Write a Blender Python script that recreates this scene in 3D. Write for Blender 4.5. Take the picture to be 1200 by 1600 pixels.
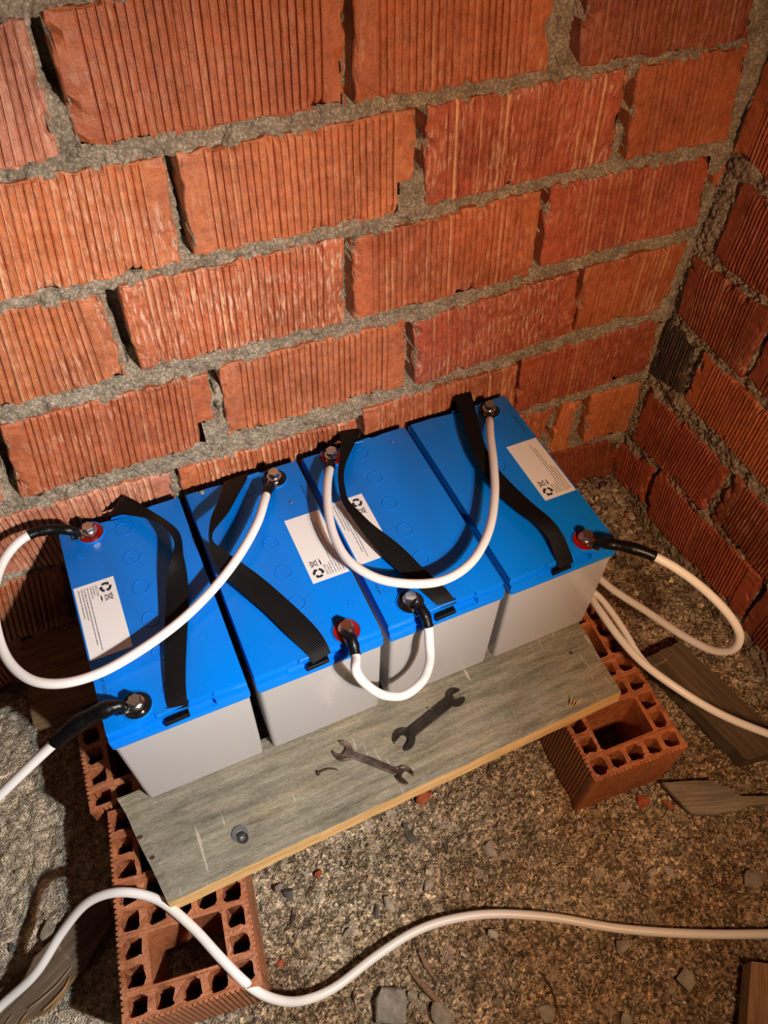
import bpy, bmesh, math, random
import numpy as np
from mathutils import Vector, Matrix

for o in list(bpy.data.objects):
    bpy.data.objects.remove(o)
SC = bpy.context.scene
COL = SC.collection
random.seed(7)

# ------------------------------------------------------------------ camera
CW = np.array([0.147141, -0.792729, 1.251015])
RW = np.array([[0.9176151, -0.3971098, 0.01692], [-0.3029444, -0.726313, -0.6170041], [0.2573076, 0.5610465, -0.786778]])
FPX = 1219.8
cd = bpy.data.cameras.new('camera')
cam = bpy.data.objects.new('camera', cd)
COL.objects.link(cam)
cd.sensor_fit = 'VERTICAL'
cd.sensor_height = 36.0
cd.lens = FPX * 36.0 / 1600.0
cd.clip_start = 0.02
M = Matrix.Identity(4)
for i in range(3):
    M[i][0] = RW[0][i]; M[i][1] = -RW[1][i]; M[i][2] = -RW[2][i]; M[i][3] = CW[i]
cam.matrix_world = M
SC.camera = cam

# ------------------------------------------------------------------ world, lamps, exposure
wd = bpy.data.worlds.new('world'); SC.world = wd
wd.use_nodes = True
wd.node_tree.nodes['Background'].inputs[0].default_value = (1.0, 0.62, 0.36, 1)
wd.node_tree.nodes['Background'].inputs[1].default_value = 0.022
SC.view_settings.view_transform = 'Standard'
SC.view_settings.look = 'None'
SC.view_settings.gamma = 1.0
SC.view_settings.use_curve_mapping = False
SC.view_settings.exposure = 0.0


def lamp(name, kind, loc, energy, color, radius, target=None, angle=None, blend=1.0):
    ld = bpy.data.lights.new(name, kind)
    ld.energy = energy; ld.color = color; ld.shadow_soft_size = radius
    lo = bpy.data.objects.new(name, ld); COL.objects.link(lo); lo.location = loc
    if kind == 'SPOT':
        ld.spot_size = math.radians(angle); ld.spot_blend = blend
    if target is not None:
        lo.rotation_euler = (Vector(target) - Vector(loc)).to_track_quat('-Z', 'Y').to_euler()
    return lo


# a hand torch held low on the right in front of the scene: a neutral hot beam aimed to the left, a warm soft spill round it
lamp('torch_beam', 'SPOT', (0.49, -1.08, 1.02), 68.0, (0.78, 0.90, 0.98), 0.014, (-0.20, -0.17, 0.33), 90, 1.0)
lamp('torch_spill', 'SPOT', (0.54, -1.10, 1.02), 43.0, (1.0, 0.59, 0.33), 0.05, (0.45, -0.15, 0.34), 116, 1.0)


# ------------------------------------------------------------------ photo pixel -> point on a real surface
def ray(u, v):
    return RW.T @ np.array([(u - 600) / FPX, (v - 800) / FPX, 1.0])
def at(u, v, z):
    r = ray(u, v); p = CW + r * ((z - CW[2]) / r[2]); return Vector(p)
def aty(u, v, y):
    r = ray(u, v); p = CW + r * ((y - CW[1]) / r[1]); return Vector(p)
def atx(u, v, x):
    r = ray(u, v); p = CW + r * ((x - CW[0]) / r[0]); return Vector(p)


# ------------------------------------------------------------------ numpy noise
def _hash(ix, iy, iz, seed):
    h = (ix.astype(np.int64) * 374761393 + iy.astype(np.int64) * 668265263 + iz.astype(np.int64) * 2147483647 + seed * 144665) & 0xffffffff
    h = ((h ^ (h >> 13)) * 1274126177) & 0xffffffff
    h = (h ^ (h >> 16)) & 0xffffffff
    return h / 4294967295.0
def vnoise(x, y, seed=0, z=None):
    x = np.asarray(x, float); y = np.asarray(y, float)
    x, y = np.broadcast_arrays(x, y)
    ix = np.floor(x); iy = np.floor(y); fx = x - ix; fy = y - iy
    fx = fx * fx * (3 - 2 * fx); fy = fy * fy * (3 - 2 * fy)
    o = np.zeros_like(ix)
    a = _hash(ix, iy, o, seed); b = _hash(ix + 1, iy, o, seed); c = _hash(ix, iy + 1, o, seed); d = _hash(ix + 1, iy + 1, o, seed)
    return (a * (1 - fx) + b * fx) * (1 - fy) + (c * (1 - fx) + d * fx) * fy
def fbm(x, y, seed=0, octs=3):
    s = 0; a = 1; t = 0
    for k in range(octs):
        s = s + a * vnoise(np.asarray(x) * 2 ** k, np.asarray(y) * 2 ** k, seed + k); t += a; a *= .5
    return s / t


# ------------------------------------------------------------------ node materials
def newmat(name):
    m = bpy.data.materials.new(name); m.use_nodes = True
    nt = m.node_tree; b = nt.nodes['Principled BSDF']
    return m, nt, b
class N:
    def __init__(s, nt): s.nt = nt
    def node(s, t, **k):
        n = s.nt.nodes.new(t)
        for a, v in k.items(): setattr(n, a, v)
        return n
    def link(s, a, b): s.nt.links.new(a, b)
    def coord(s, scale=(1, 1, 1), kind='Object', rnd=False):
        tc = s.node('ShaderNodeTexCoord'); mp = s.node('ShaderNodeMapping')
        s.link(tc.outputs[kind], mp.inputs[0]); mp.inputs['Scale'].default_value = scale
        if rnd:
            oi = s.node('ShaderNodeObjectInfo'); mu = s.node('ShaderNodeMath', operation='MULTIPLY')
            s.link(oi.outputs['Random'], mu.inputs[0]); mu.inputs[1].default_value = 37.0
            cb = s.node('ShaderNodeCombineXYZ'); s.link(mu.outputs[0], cb.inputs[0]); s.link(mu.outputs[0], cb.inputs[1])
            s.link(cb.outputs[0], mp.inputs['Location'])
        return mp.outputs[0]
    def noise(s, co, scale, detail=3, rough=.5):
        n = s.node('ShaderNodeTexNoise'); s.link(co, n.inputs['Vector'])
        n.inputs['Scale'].default_value = scale; n.inputs['Detail'].default_value = detail; n.inputs['Roughness'].default_value = rough
        return n.outputs['Fac']
    def voro(s, co, scale, feature='F1', out='Distance'):
        n = s.node('ShaderNodeTexVoronoi', feature=feature); s.link(co, n.inputs['Vector']); n.inputs['Scale'].default_value = scale
        return n.outputs[out]
    def ramp(s, fac, stops, interp='LINEAR'):
        n = s.node('ShaderNodeValToRGB'); s.link(fac, n.inputs[0]); cr = n.color_ramp; cr.interpolation = interp
        while len(cr.elements) < len(stops): cr.elements.new(0.5)
        for e, (p, c) in zip(cr.elements, stops):
            e.position = p; e.color = (c[0], c[1], c[2], 1) if hasattr(c, '__len__') else (c, c, c, 1)
        return n.outputs[0]
    def mix(s, fac, a, b, mode='MIX'):
        n = s.node('ShaderNodeMixRGB', blend_type=mode)
        for i, x in ((0, fac), (1, a), (2, b)):
            if hasattr(x, 'is_linked') or hasattr(x, 'links'): s.link(x, n.inputs[i])
            elif hasattr(x, '__len__'): n.inputs[i].default_value = (x[0], x[1], x[2], 1)
            else: n.inputs[i].default_value = x
        return n.outputs[0]
    def math(s, op, a, b):
        n = s.node('ShaderNodeMath', operation=op)
        for i, x in ((0, a), (1, b)):
            if hasattr(x, 'links'): s.link(x, n.inputs[i])
            else: n.inputs[i].default_value = x
        return n.outputs[0]
    def bump(s, b, h, strength=.4, dist=.002):
        n = s.node('ShaderNodeBump'); s.link(h, n.inputs['Height']); n.inputs['Strength'].default_value = strength; n.inputs['Distance'].default_value = dist
        s.link(n.outputs[0], b.inputs['Normal'])

def plain(name, color, rough=.5, metal=0.0, bump=None, spec=.5, var=0.0):
    m, nt, b = newmat(name); n = N(nt)
    b.inputs['Base Color'].default_value = (*color, 1); b.inputs['Roughness'].default_value = rough
    b.inputs['Metallic'].default_value = metal; b.inputs['Specular IOR Level'].default_value = spec
    co = n.coord()
    if var:
        f = n.noise(co, 60, 4)
        n.link(n.mix(1.0, color, n.ramp(f, [(.3, 1 - var), (.7, 1 + var)]), 'MULTIPLY'), b.inputs['Base Color'])
    if bump: n.bump(b, n.noise(co, bump[0], 3), bump[1], .001)
    return m

def brick_material(name='fired clay'):
    m, nt, b = newmat(name); n = N(nt)
    co = n.coord(rnd=True)
    oi = n.node('ShaderNodeObjectInfo')
    base = oi.outputs['Color']
    # broad mottling of the fired clay
    f1 = n.noise(co, 9, 4, .6)
    c = n.mix(1.0, base, n.ramp(f1, [(.25, (.62, .55, .52)), (.5, (1, 1, 1)), (.75, (1.25, 1.3, 1.3))]), 'MULTIPLY')
    f2 = n.noise(co, 90, 4, .7)
    c = n.mix(1.0, c, n.ramp(f2, [(.3, (.72, .7, .7)), (.7, (1.2, 1.2, 1.2))]), 'MULTIPLY')
    # pale efflorescence, drawn out along the flutes
    st = n.coord((260, 260, 45), rnd=True)
    f3 = n.noise(st, 1.0, 3, .65)
    pm = n.noise(co, 13, 3, .6)
    mask = n.math('MULTIPLY', n.ramp(f3, [(.50, 0), (.64, 1)]), n.ramp(pm, [(.40, 0.0), (.66, 1)]))
    mask = n.math('MULTIPLY', mask, oi.outputs['Alpha'])
    c = n.mix(mask, c, (.80, .51, .35))
    sk = n.node('ShaderNodeAttribute', attribute_name='streak'); sm = n.math('MULTIPLY', sk.outputs['Fac'], n.math('MULTIPLY', oi.outputs['Alpha'], n.ramp(f2, [(.3, .45), (.6, 1)])))
    c = n.mix(sm, c, (.88, .52, .28))
    # blackish kiln and mortar smudges
    f4 = n.noise(co, 16, 5, .7)
    c = n.mix(n.ramp(f4, [(.69, 0), (.76, .75)]), c, (.07, .06, .05))
    n.link(c, b.inputs['Base Color'])
    n.link(n.ramp(f2, [(.3, .38), (.7, .62)]), b.inputs['Roughness'])
    b.inputs['Specular IOR Level'].default_value = .55
    n.bump(b, n.noise(co, 320, 4, .6), .55, .0018)
    return m

def mortar_material():
    m, nt, b = newmat('rough mortar'); n = N(nt); co = n.coord()
    f = n.noise(co, 45, 5, .7); g = n.voro(co, 260)
    c = n.ramp(f, [(.25, (.21, .17, .12)), (.5, (.43, .355, .26)), (.75, (.66, .565, .43))])
    c = n.mix(1.0, c, n.ramp(g, [(.1, 1.15), (.6, .6)]), 'MULTIPLY')
    n.link(c, b.inputs['Base Color']); b.inputs['Roughness'].default_value = .95; b.inputs['Specular IOR Level'].default_value = .15
    n.bump(b, n.mix(.5, n.noise(co, 220, 5, .75), g), 1.0, .004)
    return m

def floor_material():
    m, nt, b = newmat('crumbly concrete ground'); n = N(nt); co = n.coord()
    big = n.noise(co, 3.2, 4, .6); mid = n.noise(co, 28, 5, .7)
    v1 = n.voro(co, 260, out='Color'); v2 = n.voro(co, 330); v3 = n.voro(co, 75, out='Color')
    c = n.ramp(mid, [(.28, (.13, .10, .065)), (.5, (.29, .24, .175)), (.72, (.48, .42, .33))])
    sv = n.node('ShaderNodeSeparateColor'); n.link(v1, sv.inputs[0])
    c = n.mix(1.0, c, n.ramp(sv.outputs[0], [(0, .38), (.5, .85), (.8, 1.35), (1, 2.1)]), 'MULTIPLY')
    v4 = n.voro(co, 120, out='Color'); sv4 = n.node('ShaderNodeSeparateColor'); n.link(v4, sv4.inputs[0])
    c = n.mix(1.0, c, n.ramp(sv4.outputs[2], [(0, .62), (.6, 1.0), (1, 1.5)]), 'MULTIPLY')
    mo = n.noise(co, 11, 5, .65); c = n.mix(1.0, c, n.ramp(mo, [(.3, .75), (.55, 1.05), (.75, 1.25)]), 'MULTIPLY')
    c = n.mix(1.0, c, (1.30, 1.24, 1.10), 'MULTIPLY')
    c = n.mix(n.ramp(sv.outputs[1], [(.86, 0), (.90, .85)]), c, (.60, .51, .38)); c = n.mix(n.ramp(sv.outputs[2], [(.90, 0), (.93, .8)]), c, (.06, .05, .04))
    sv3 = n.node('ShaderNodeSeparateColor'); n.link(v3, sv3.inputs[0])
    c = n.mix(n.ramp(sv3.outputs[1], [(.93, 0), (.95, .8)]), c, (.46, .40, .31))
    c = n.mix(n.ramp(big, [(.42, 0), (.62, .75)]), c, n.mix(1.0, c, (.62, .44, .28), 'MULTIPLY'))
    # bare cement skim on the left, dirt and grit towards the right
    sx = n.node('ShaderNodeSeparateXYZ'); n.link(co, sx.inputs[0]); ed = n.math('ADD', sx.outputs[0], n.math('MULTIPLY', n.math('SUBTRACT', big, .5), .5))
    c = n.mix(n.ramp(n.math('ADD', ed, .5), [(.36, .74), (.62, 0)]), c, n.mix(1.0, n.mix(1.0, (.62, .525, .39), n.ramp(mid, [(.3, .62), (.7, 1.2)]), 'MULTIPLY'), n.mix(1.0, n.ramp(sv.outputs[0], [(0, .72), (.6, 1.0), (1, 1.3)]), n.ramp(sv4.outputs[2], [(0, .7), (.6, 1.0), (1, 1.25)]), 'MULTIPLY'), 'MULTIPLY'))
    n.link(c, b.inputs['Base Color']); b.inputs['Roughness'].default_value = .85; b.inputs['Specular IOR Level'].default_value = .3
    n.bump(b, n.mix(.85, mid, n.ramp(v2, [(0, 1), (.7, 0)])), .9, .0045)
    return m

def wood_material(name, c0, c1, c2, scale=1.0, dirt=.5):
    m, nt, b = newmat(name); n = N(nt)
    co = n.coord((4 * scale, 55 * scale, 55 * scale))
    f = n.noise(co, 1.6, 6, .65)
    fine = n.noise(n.coord((14 * scale, 330 * scale, 330 * scale)), 1.0, 3, .6)
    blot = n.noise(n.coord(), 13, 5, .6)
    c = n.ramp(f, [(.28, c0), (.5, c1), (.74, c2)])
    c = n.mix(1.0, c, n.ramp(fine, [(.3, .72), (.7, 1.18)]), 'MULTIPLY')
    c = n.mix(n.ramp(blot, [(.48, 0), (.68, dirt)]), c, n.mix(1.0, c, (.55, .55, .50), 'MULTIPLY'))
    sp = n.noise(n.coord((60, 9, 60)), 1.0, 4, .7)
    c = n.mix(n.ramp(sp, [(.66, 0), (.74, .5)]), c, (.40, .36, .27))
    n.link(c, b.inputs['Base Color']); b.inputs['Roughness'].default_value = .8; b.inputs['Specular IOR Level'].default_value = .25
    n.bump(b, n.mix(.5, fine, f), .6, .0015)
    return m

def weathered_material():
    m, nt, b = newmat('weathered grey pine'); n = N(nt)
    f = n.noise(n.coord((11, 105, 105)), 1.0, 7, .75)
    fib = n.noise(n.coord((150, 620, 620)), 1.0, 4, .7)
    blot = n.noise(n.coord((8, 22, 22)), 1.0, 5, .65)
    c = n.ramp(f, [(.30, (.11, .097, .072)), (.48, (.215, .195, .145)), (.68, (.32, .29, .22))])
    c = n.mix(n.ramp(blot, [(.36, .85), (.52, 0)]), c, n.mix(1.0, c, (.66, .69, .66), 'MULTIPLY'))
    c = n.mix(n.ramp(blot, [(.52, 0), (.70, .9)]), c, n.mix(1.0, c, (1.16, 1.07, .92), 'MULTIPLY'))
    c = n.mix(1.0, c, n.ramp(fib, [(.3, .66), (.7, 1.28)]), 'MULTIPLY')
    # pale scuffs running across the grain
    sc = n.math('MULTIPLY', n.ramp(n.noise(n.coord((150, 16, 16)), 1.0, 2, .5), [(.66, 0), (.72, 1)]), n.ramp(n.noise(n.coord((14, 14, 14)), 1.0, 3, .6), [(.50, 0), (.60, .7)]))
    c = n.mix(sc, c, (.50, .46, .36))
    n.link(c, b.inputs['Base Color']); b.inputs['Roughness'].default_value = .78; b.inputs['Specular IOR Level'].default_value = .25
    n.bump(b, n.mix(.5, fib, f), .7, .0016)
    return m

def vcol_material(name, rough=.9, bumps=300):
    m, nt, b = newmat(name); n = N(nt)
    at_ = n.node('ShaderNodeVertexColor', layer_name='Col'); co = n.coord()
    f = n.noise(co, 140, 4, .6)
    n.link(n.mix(1.0, at_.outputs[0], n.ramp(f, [(.3, .65), (.7, 1.25)]), 'MULTIPLY'), b.inputs['Base Color'])
    b.inputs['Roughness'].default_value = rough; b.inputs['Specular IOR Level'].default_value = .2
    n.bump(b, n.noise(co, bumps, 3), .5, .002)
    return m

def stone_material(name, c, var=.4):
    m, nt, b = newmat(name); n = N(nt); co = n.coord(rnd=True)
    f = n.noise(co, 70, 5, .65)
    n.link(n.mix(1.0, c, n.ramp(f, [(.3, 1 - var), (.7, 1 + var)]), 'MULTIPLY'), b.inputs['Base Color'])
    b.inputs['Roughness'].default_value = .85; b.inputs['Specular IOR Level'].default_value = .25
    n.bump(b, n.noise(co, 250, 4), .6, .002)
    return m

def plastic(name, color, rough, bump=0.15, spec=.5):
    m, nt, b = newmat(name); n = N(nt); co = n.coord(rnd=True)
    f = n.noise(co, 20, 5, .65); sp = n.noise(co, 420, 2, .5)
    c = n.mix(n.ramp(sp, [(.74, 0), (.79, .35)]), color, (.55, .52, .48))
    n.link(c, b.inputs['Base Color'])
    n.link(n.ramp(f, [(.3, rough * .8), (.7, rough * 1.35)]), b.inputs['Roughness'])
    b.inputs['Specular IOR Level'].default_value = spec
    n.bump(b, n.noise(co, 500, 2), bump, .0003)
    return m

def webbing_material():
    m, nt, b = newmat('black webbing'); n = N(nt)
    tc = n.node('ShaderNodeTexCoord'); mp = n.node('ShaderNodeMapping'); n.link(tc.outputs['UV'], mp.inputs[0])
    w = n.node('ShaderNodeTexWave', wave_type='BANDS', bands_direction='Y'); n.link(mp.outputs[0], w.inputs[0])
    w.inputs['Scale'].default_value = 130.0; w.inputs['Distortion'].default_value = .3
    c = n.mix(w.outputs['Fac'], (.002, .002, .002), (.005, .005, .005))
    n.link(c, b.inputs['Base Color']); b.inputs['Roughness'].default_value = .5; b.inputs['Specular IOR Level'].default_value = .16
    n.bump(b, w.outputs['Fac'], .6, .0006)
    return m

BRICK = brick_material()
MORTAR = mortar_material()
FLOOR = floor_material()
PLANK = weathered_material()
PLANK_EDGE = wood_material('fresh pine edge', (.52, .30, .11), (.66, .42, .17), (.76, .53, .25), 1.0, .25)
BROWNWOOD = wood_material('brown old board', (.10, .055, .025), (.19, .11, .05), (.27, .17, .085))
DARKWOOD = wood_material('dark damp board', (.07, .05, .03), (.13, .09, .055), (.20, .15, .10))
LID = plastic('blue lid plastic', (.0, .185, .72), .29, .15, .38)
CASE = plastic('grey case plastic', (.44, .43, .425), .22)
BLACK = plain('black plastic', (.008, .008, .008), .3)
RED = plain('red terminal ring', (.30, .006, .005), .3)
STEEL = plain('bright steel', (.72, .70, .66), .22, 1.0, (200, .1))
ZINC = plain('dull zinc washer', (.42, .43, .45), .42, 1.0)
OLDSTEEL = plain('blackened steel', (.055, .045, .038), .38, .85, (260, .35), .5, .4)
RUSTSTEEL = plain('worn chrome', (.27, .19, .15), .27, .95, (160, .3), .5, .55)
CHROME = plain('chrome', (.75, .70, .62), .14, 1.0)
TAPE = plain('black insulating tape', (.003, .003, .003), .36, 0, (120, .5), .3)
SHEATH = plain('white cable sheath', (.80, .77, .73), .38, 0, None, .5)
PAPER = plain('white label', (.80, .78, .76), .45)
INK = plain('black print', (.012, .02, .035), .6)
STAMP = plain('stamped digits', (.004, .05, .17), .6)
WEB = webbing_material()
GRIT = vcol_material('grit')
GREYSTONE = stone_material('grey stone', (.27, .235, .18))
DARKSTONE = stone_material('dark slate', (.085, .08, .07))
PALESTONE = stone_material('pale concrete crumb', (.36, .32, .26))
REDSHARD = stone_material('red brick shard', (.33, .085, .035))
BROWNEDGE = wood_material('fresh torn pine', (.24, .12, .045), (.36, .20, .08), (.46, .28, .13))
BARK = wood_material('wood splinter', (.16, .09, .05), (.26, .16, .10), (.36, .25, .16), 1.0)
RUST = plain('rusty nail', (.07, .035, .02), .75, .4, (300, .5))


# ------------------------------------------------------------------ object helpers
def mesh_obj(name, verts, faces, mat, parent=None, smooth=False, loc=None, uv=None):
    me = bpy.data.meshes.new(name)
    me.from_pydata([tuple(map(float, v)) for v in verts], [], [tuple(map(int, f)) for f in faces])
    me.update()
    if mat is not None: me.materials.append(mat)
    if smooth:
        me.polygons.foreach_set('use_smooth', [True] * len(me.polygons))
    if uv is not None:
        l = me.uv_layers.new(name='UVMap')
        for lp in me.loops: l.data[lp.index].uv = uv[lp.vertex_index]
    o = bpy.data.objects.new(name, me); COL.objects.link(o)
    if loc is not None: o.location = loc
    if parent is not None: o.parent = parent
    return o
def bm_obj(name, bm, mat, parent=None, smooth=None):
    me = bpy.data.meshes.new(name); bmesh.ops.recalc_face_normals(bm, faces=bm.faces[:])
    bm.to_mesh(me); bm.free()
    for m_ in (mat if isinstance(mat, (list, tuple)) else [mat]): me.materials.append(m_)
    if smooth is not None:
        me.polygons.foreach_set('use_smooth', [True] * len(me.polygons))
        me.set_sharp_from_angle(angle=math.radians(smooth))
    o = bpy.data.objects.new(name, me); COL.objects.link(o)
    if parent is not None: o.parent = parent
    return o
def empty(name, loc, rz=0.0):
    o = bpy.data.objects.new(name, None); COL.objects.link(o); o.empty_display_size = .05
    o.location = loc; o.rotation_euler = (0, 0, rz); return o
def tag(o, label=None, cat=None, group=None, kind=None):
    if label: o['label'] = label
    if cat: o['category'] = cat
    if group: o['group'] = group
    if kind: o['kind'] = kind
    return o
def copy_part(src, parent):
    c = src.copy(); COL.objects.link(c); c.parent = parent
    for ch in list(src.children): copy_part(ch, c)
    return c
def box_bm(x0, x1, y0, y1, z0, z1, bev=0.0, seg=2):
    bm = bmesh.new()
    v = [bm.verts.new(p) for p in ((x0, y0, z0), (x1, y0, z0), (x1, y1, z0), (x0, y1, z0), (x0, y0, z1), (x1, y0, z1), (x1, y1, z1), (x0, y1, z1))]
    for f in ((3, 2, 1, 0), (4, 5, 6, 7), (0, 1, 5, 4), (1, 2, 6, 5), (2, 3, 7, 6), (3, 0, 4, 7)): bm.faces.new([v[i] for i in f])
    if bev: bmesh.ops.bevel(bm, geom=bm.edges[:], offset=bev, segments=seg, affect='EDGES', profile=.5)
    return bm
def prism_bm(poly, z0, z1, bev=0.0, seg=1):
    bm = bmesh.new()
    a = [bm.verts.new((x, y, z0)) for x, y in poly]; b = [bm.verts.new((x, y, z1)) for x, y in poly]
    bm.faces.new(a[::-1]); top = bm.faces.new(b); k = len(poly)
    for i in range(k): bm.faces.new((a[i], a[(i + 1) % k], b[(i + 1) % k], b[i]))
    if bev: bmesh.ops.bevel(bm, geom=list(top.edges), offset=bev, segments=seg, affect='EDGES', profile=.5)
    return bm
def lathe_bm(prof, seg=32):
    bm = bmesh.new(); rings = []
    for r, z in prof:
        rings.append([bm.verts.new((r * math.cos(2 * math.pi * i / seg), r * math.sin(2 * math.pi * i / seg), z)) for i in range(seg)] if r > 1e-6 else [bm.verts.new((0, 0, z))])
    for a, b in zip(rings, rings[1:]):
        for i in range(seg):
            j = (i + 1) % seg
            if len(a) == 1 and len(b) == 1: continue
            if len(a) == 1: bm.faces.new((a[0], b[i], b[j]))
            elif len(b) == 1: bm.faces.new((a[i], a[j], b[0]))
            else: bm.faces.new((a[i], a[j], b[j], b[i]))
    return bm
def spline(pts, n=8):
    P = [Vector(p) for p in pts]; P = [P[0] * 2 - P[1]] + P + [P[-1] * 2 - P[-2]]; out = []
    for i in range(1, len(P) - 2):
        p0, p1, p2, p3 = P[i - 1:i + 3]
        t0 = 0; t1 = t0 + max((p1 - p0).length, 1e-6) ** .5; t2 = t1 + max((p2 - p1).length, 1e-6) ** .5; t3 = t2 + max((p3 - p2).length, 1e-6) ** .5
        for k in range(n):
            t = t1 + (t2 - t1) * k / n
            a1 = p0 * ((t1 - t) / (t1 - t0)) + p1 * ((t - t0) / (t1 - t0)); a2 = p1 * ((t2 - t) / (t2 - t1)) + p2 * ((t - t1) / (t2 - t1)); a3 = p2 * ((t3 - t) / (t3 - t2)) + p3 * ((t - t2) / (t3 - t2))
            b1 = a1 * ((t2 - t) / (t2 - t0)) + a2 * ((t - t0) / (t2 - t0)); b2 = a2 * ((t3 - t) / (t3 - t1)) + a3 * ((t - t1) / (t3 - t1))
            out.append(b1 * ((t2 - t) / (t2 - t1)) + b2 * ((t - t1) / (t2 - t1)))
    out.append(P[-2]); return out
def smooth_path(p, it=2):
    for _ in range(it):
        p = [p[0]] + [(p[i - 1] + p[i] * 2 + p[i + 1]) / 4 for i in range(1, len(p) - 1)] + [p[-1]]
    return p
def tube(name, path, r, mat, parent=None, seg=14, caps=True, lump=0.0):
    V = []; F = []; n = len(path); up = None
    for i, p in enumerate(path):
        t = (path[min(i + 1, n - 1)] - path[max(i - 1, 0)]).normalized()
        if up is None: up = t.orthogonal().normalized()
        up = (up - t * up.dot(t)).normalized(); side = t.cross(up)
        rr = r(i / (n - 1)) if callable(r) else r
        for k in range(seg):
            a = 2 * math.pi * k / seg
            q = rr * (1 + lump * (random.random() - .5)) if lump else rr
            V.append(p + up * math.cos(a) * q + side * math.sin(a) * q)
    for i in range(n - 1):
        for k in range(seg):
            j = (k + 1) % seg
            F.append((i * seg + k, i * seg + j, (i + 1) * seg + j, (i + 1) * seg + k))
    if caps:
        F.append(tuple(range(seg))[::-1]); F.append(tuple((n - 1) * seg + k for k in range(seg)))
    return mesh_obj(name, V, F, mat, parent, True)
def hull_stone(name, mat, c, size, rz=0.0, n=14, seed=0, label=None, cat='stone', group=None, flat=1.0, parent=None):
    rnd = random.Random(seed); bm = bmesh.new()
    for _ in range(n):
        v = Vector((rnd.gauss(0, 1), rnd.gauss(0, 1), rnd.gauss(0, 1))).normalized() * (.85 + .15 * rnd.random())
        bm.verts.new((v.x * size[0] / 2, v.y * size[1] / 2, v.z * size[2] / 2))
    r = bmesh.ops.convex_hull(bm, input=bm.verts[:]); bmesh.ops.delete(bm, geom=[g for g in r['geom_interior'] if isinstance(g, bmesh.types.BMVert)], context='VERTS')
    bmesh.ops.bevel(bm, geom=bm.edges[:], offset=min(size) * .06, segments=1, affect='EDGES')
    o = bm_obj(name, bm, mat, parent); o.location = c; o.rotation_euler = (0, 0, rz)
    if label: tag(o, label, cat, group)
    return o


# ------------------------------------------------------------------ fluted wall bricks and mortar
CLAY = {'n': (.45, .125, .045), 'o': (.53, .165, .060), 'r': (.38, .085, .038), 'd': (.27, .065, .027), 'p': (.50, .19, .11), 'k': (.055, .045, .036), 'h': (.36, .122, .047), 'g': (.36, .112, .036)}

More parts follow.
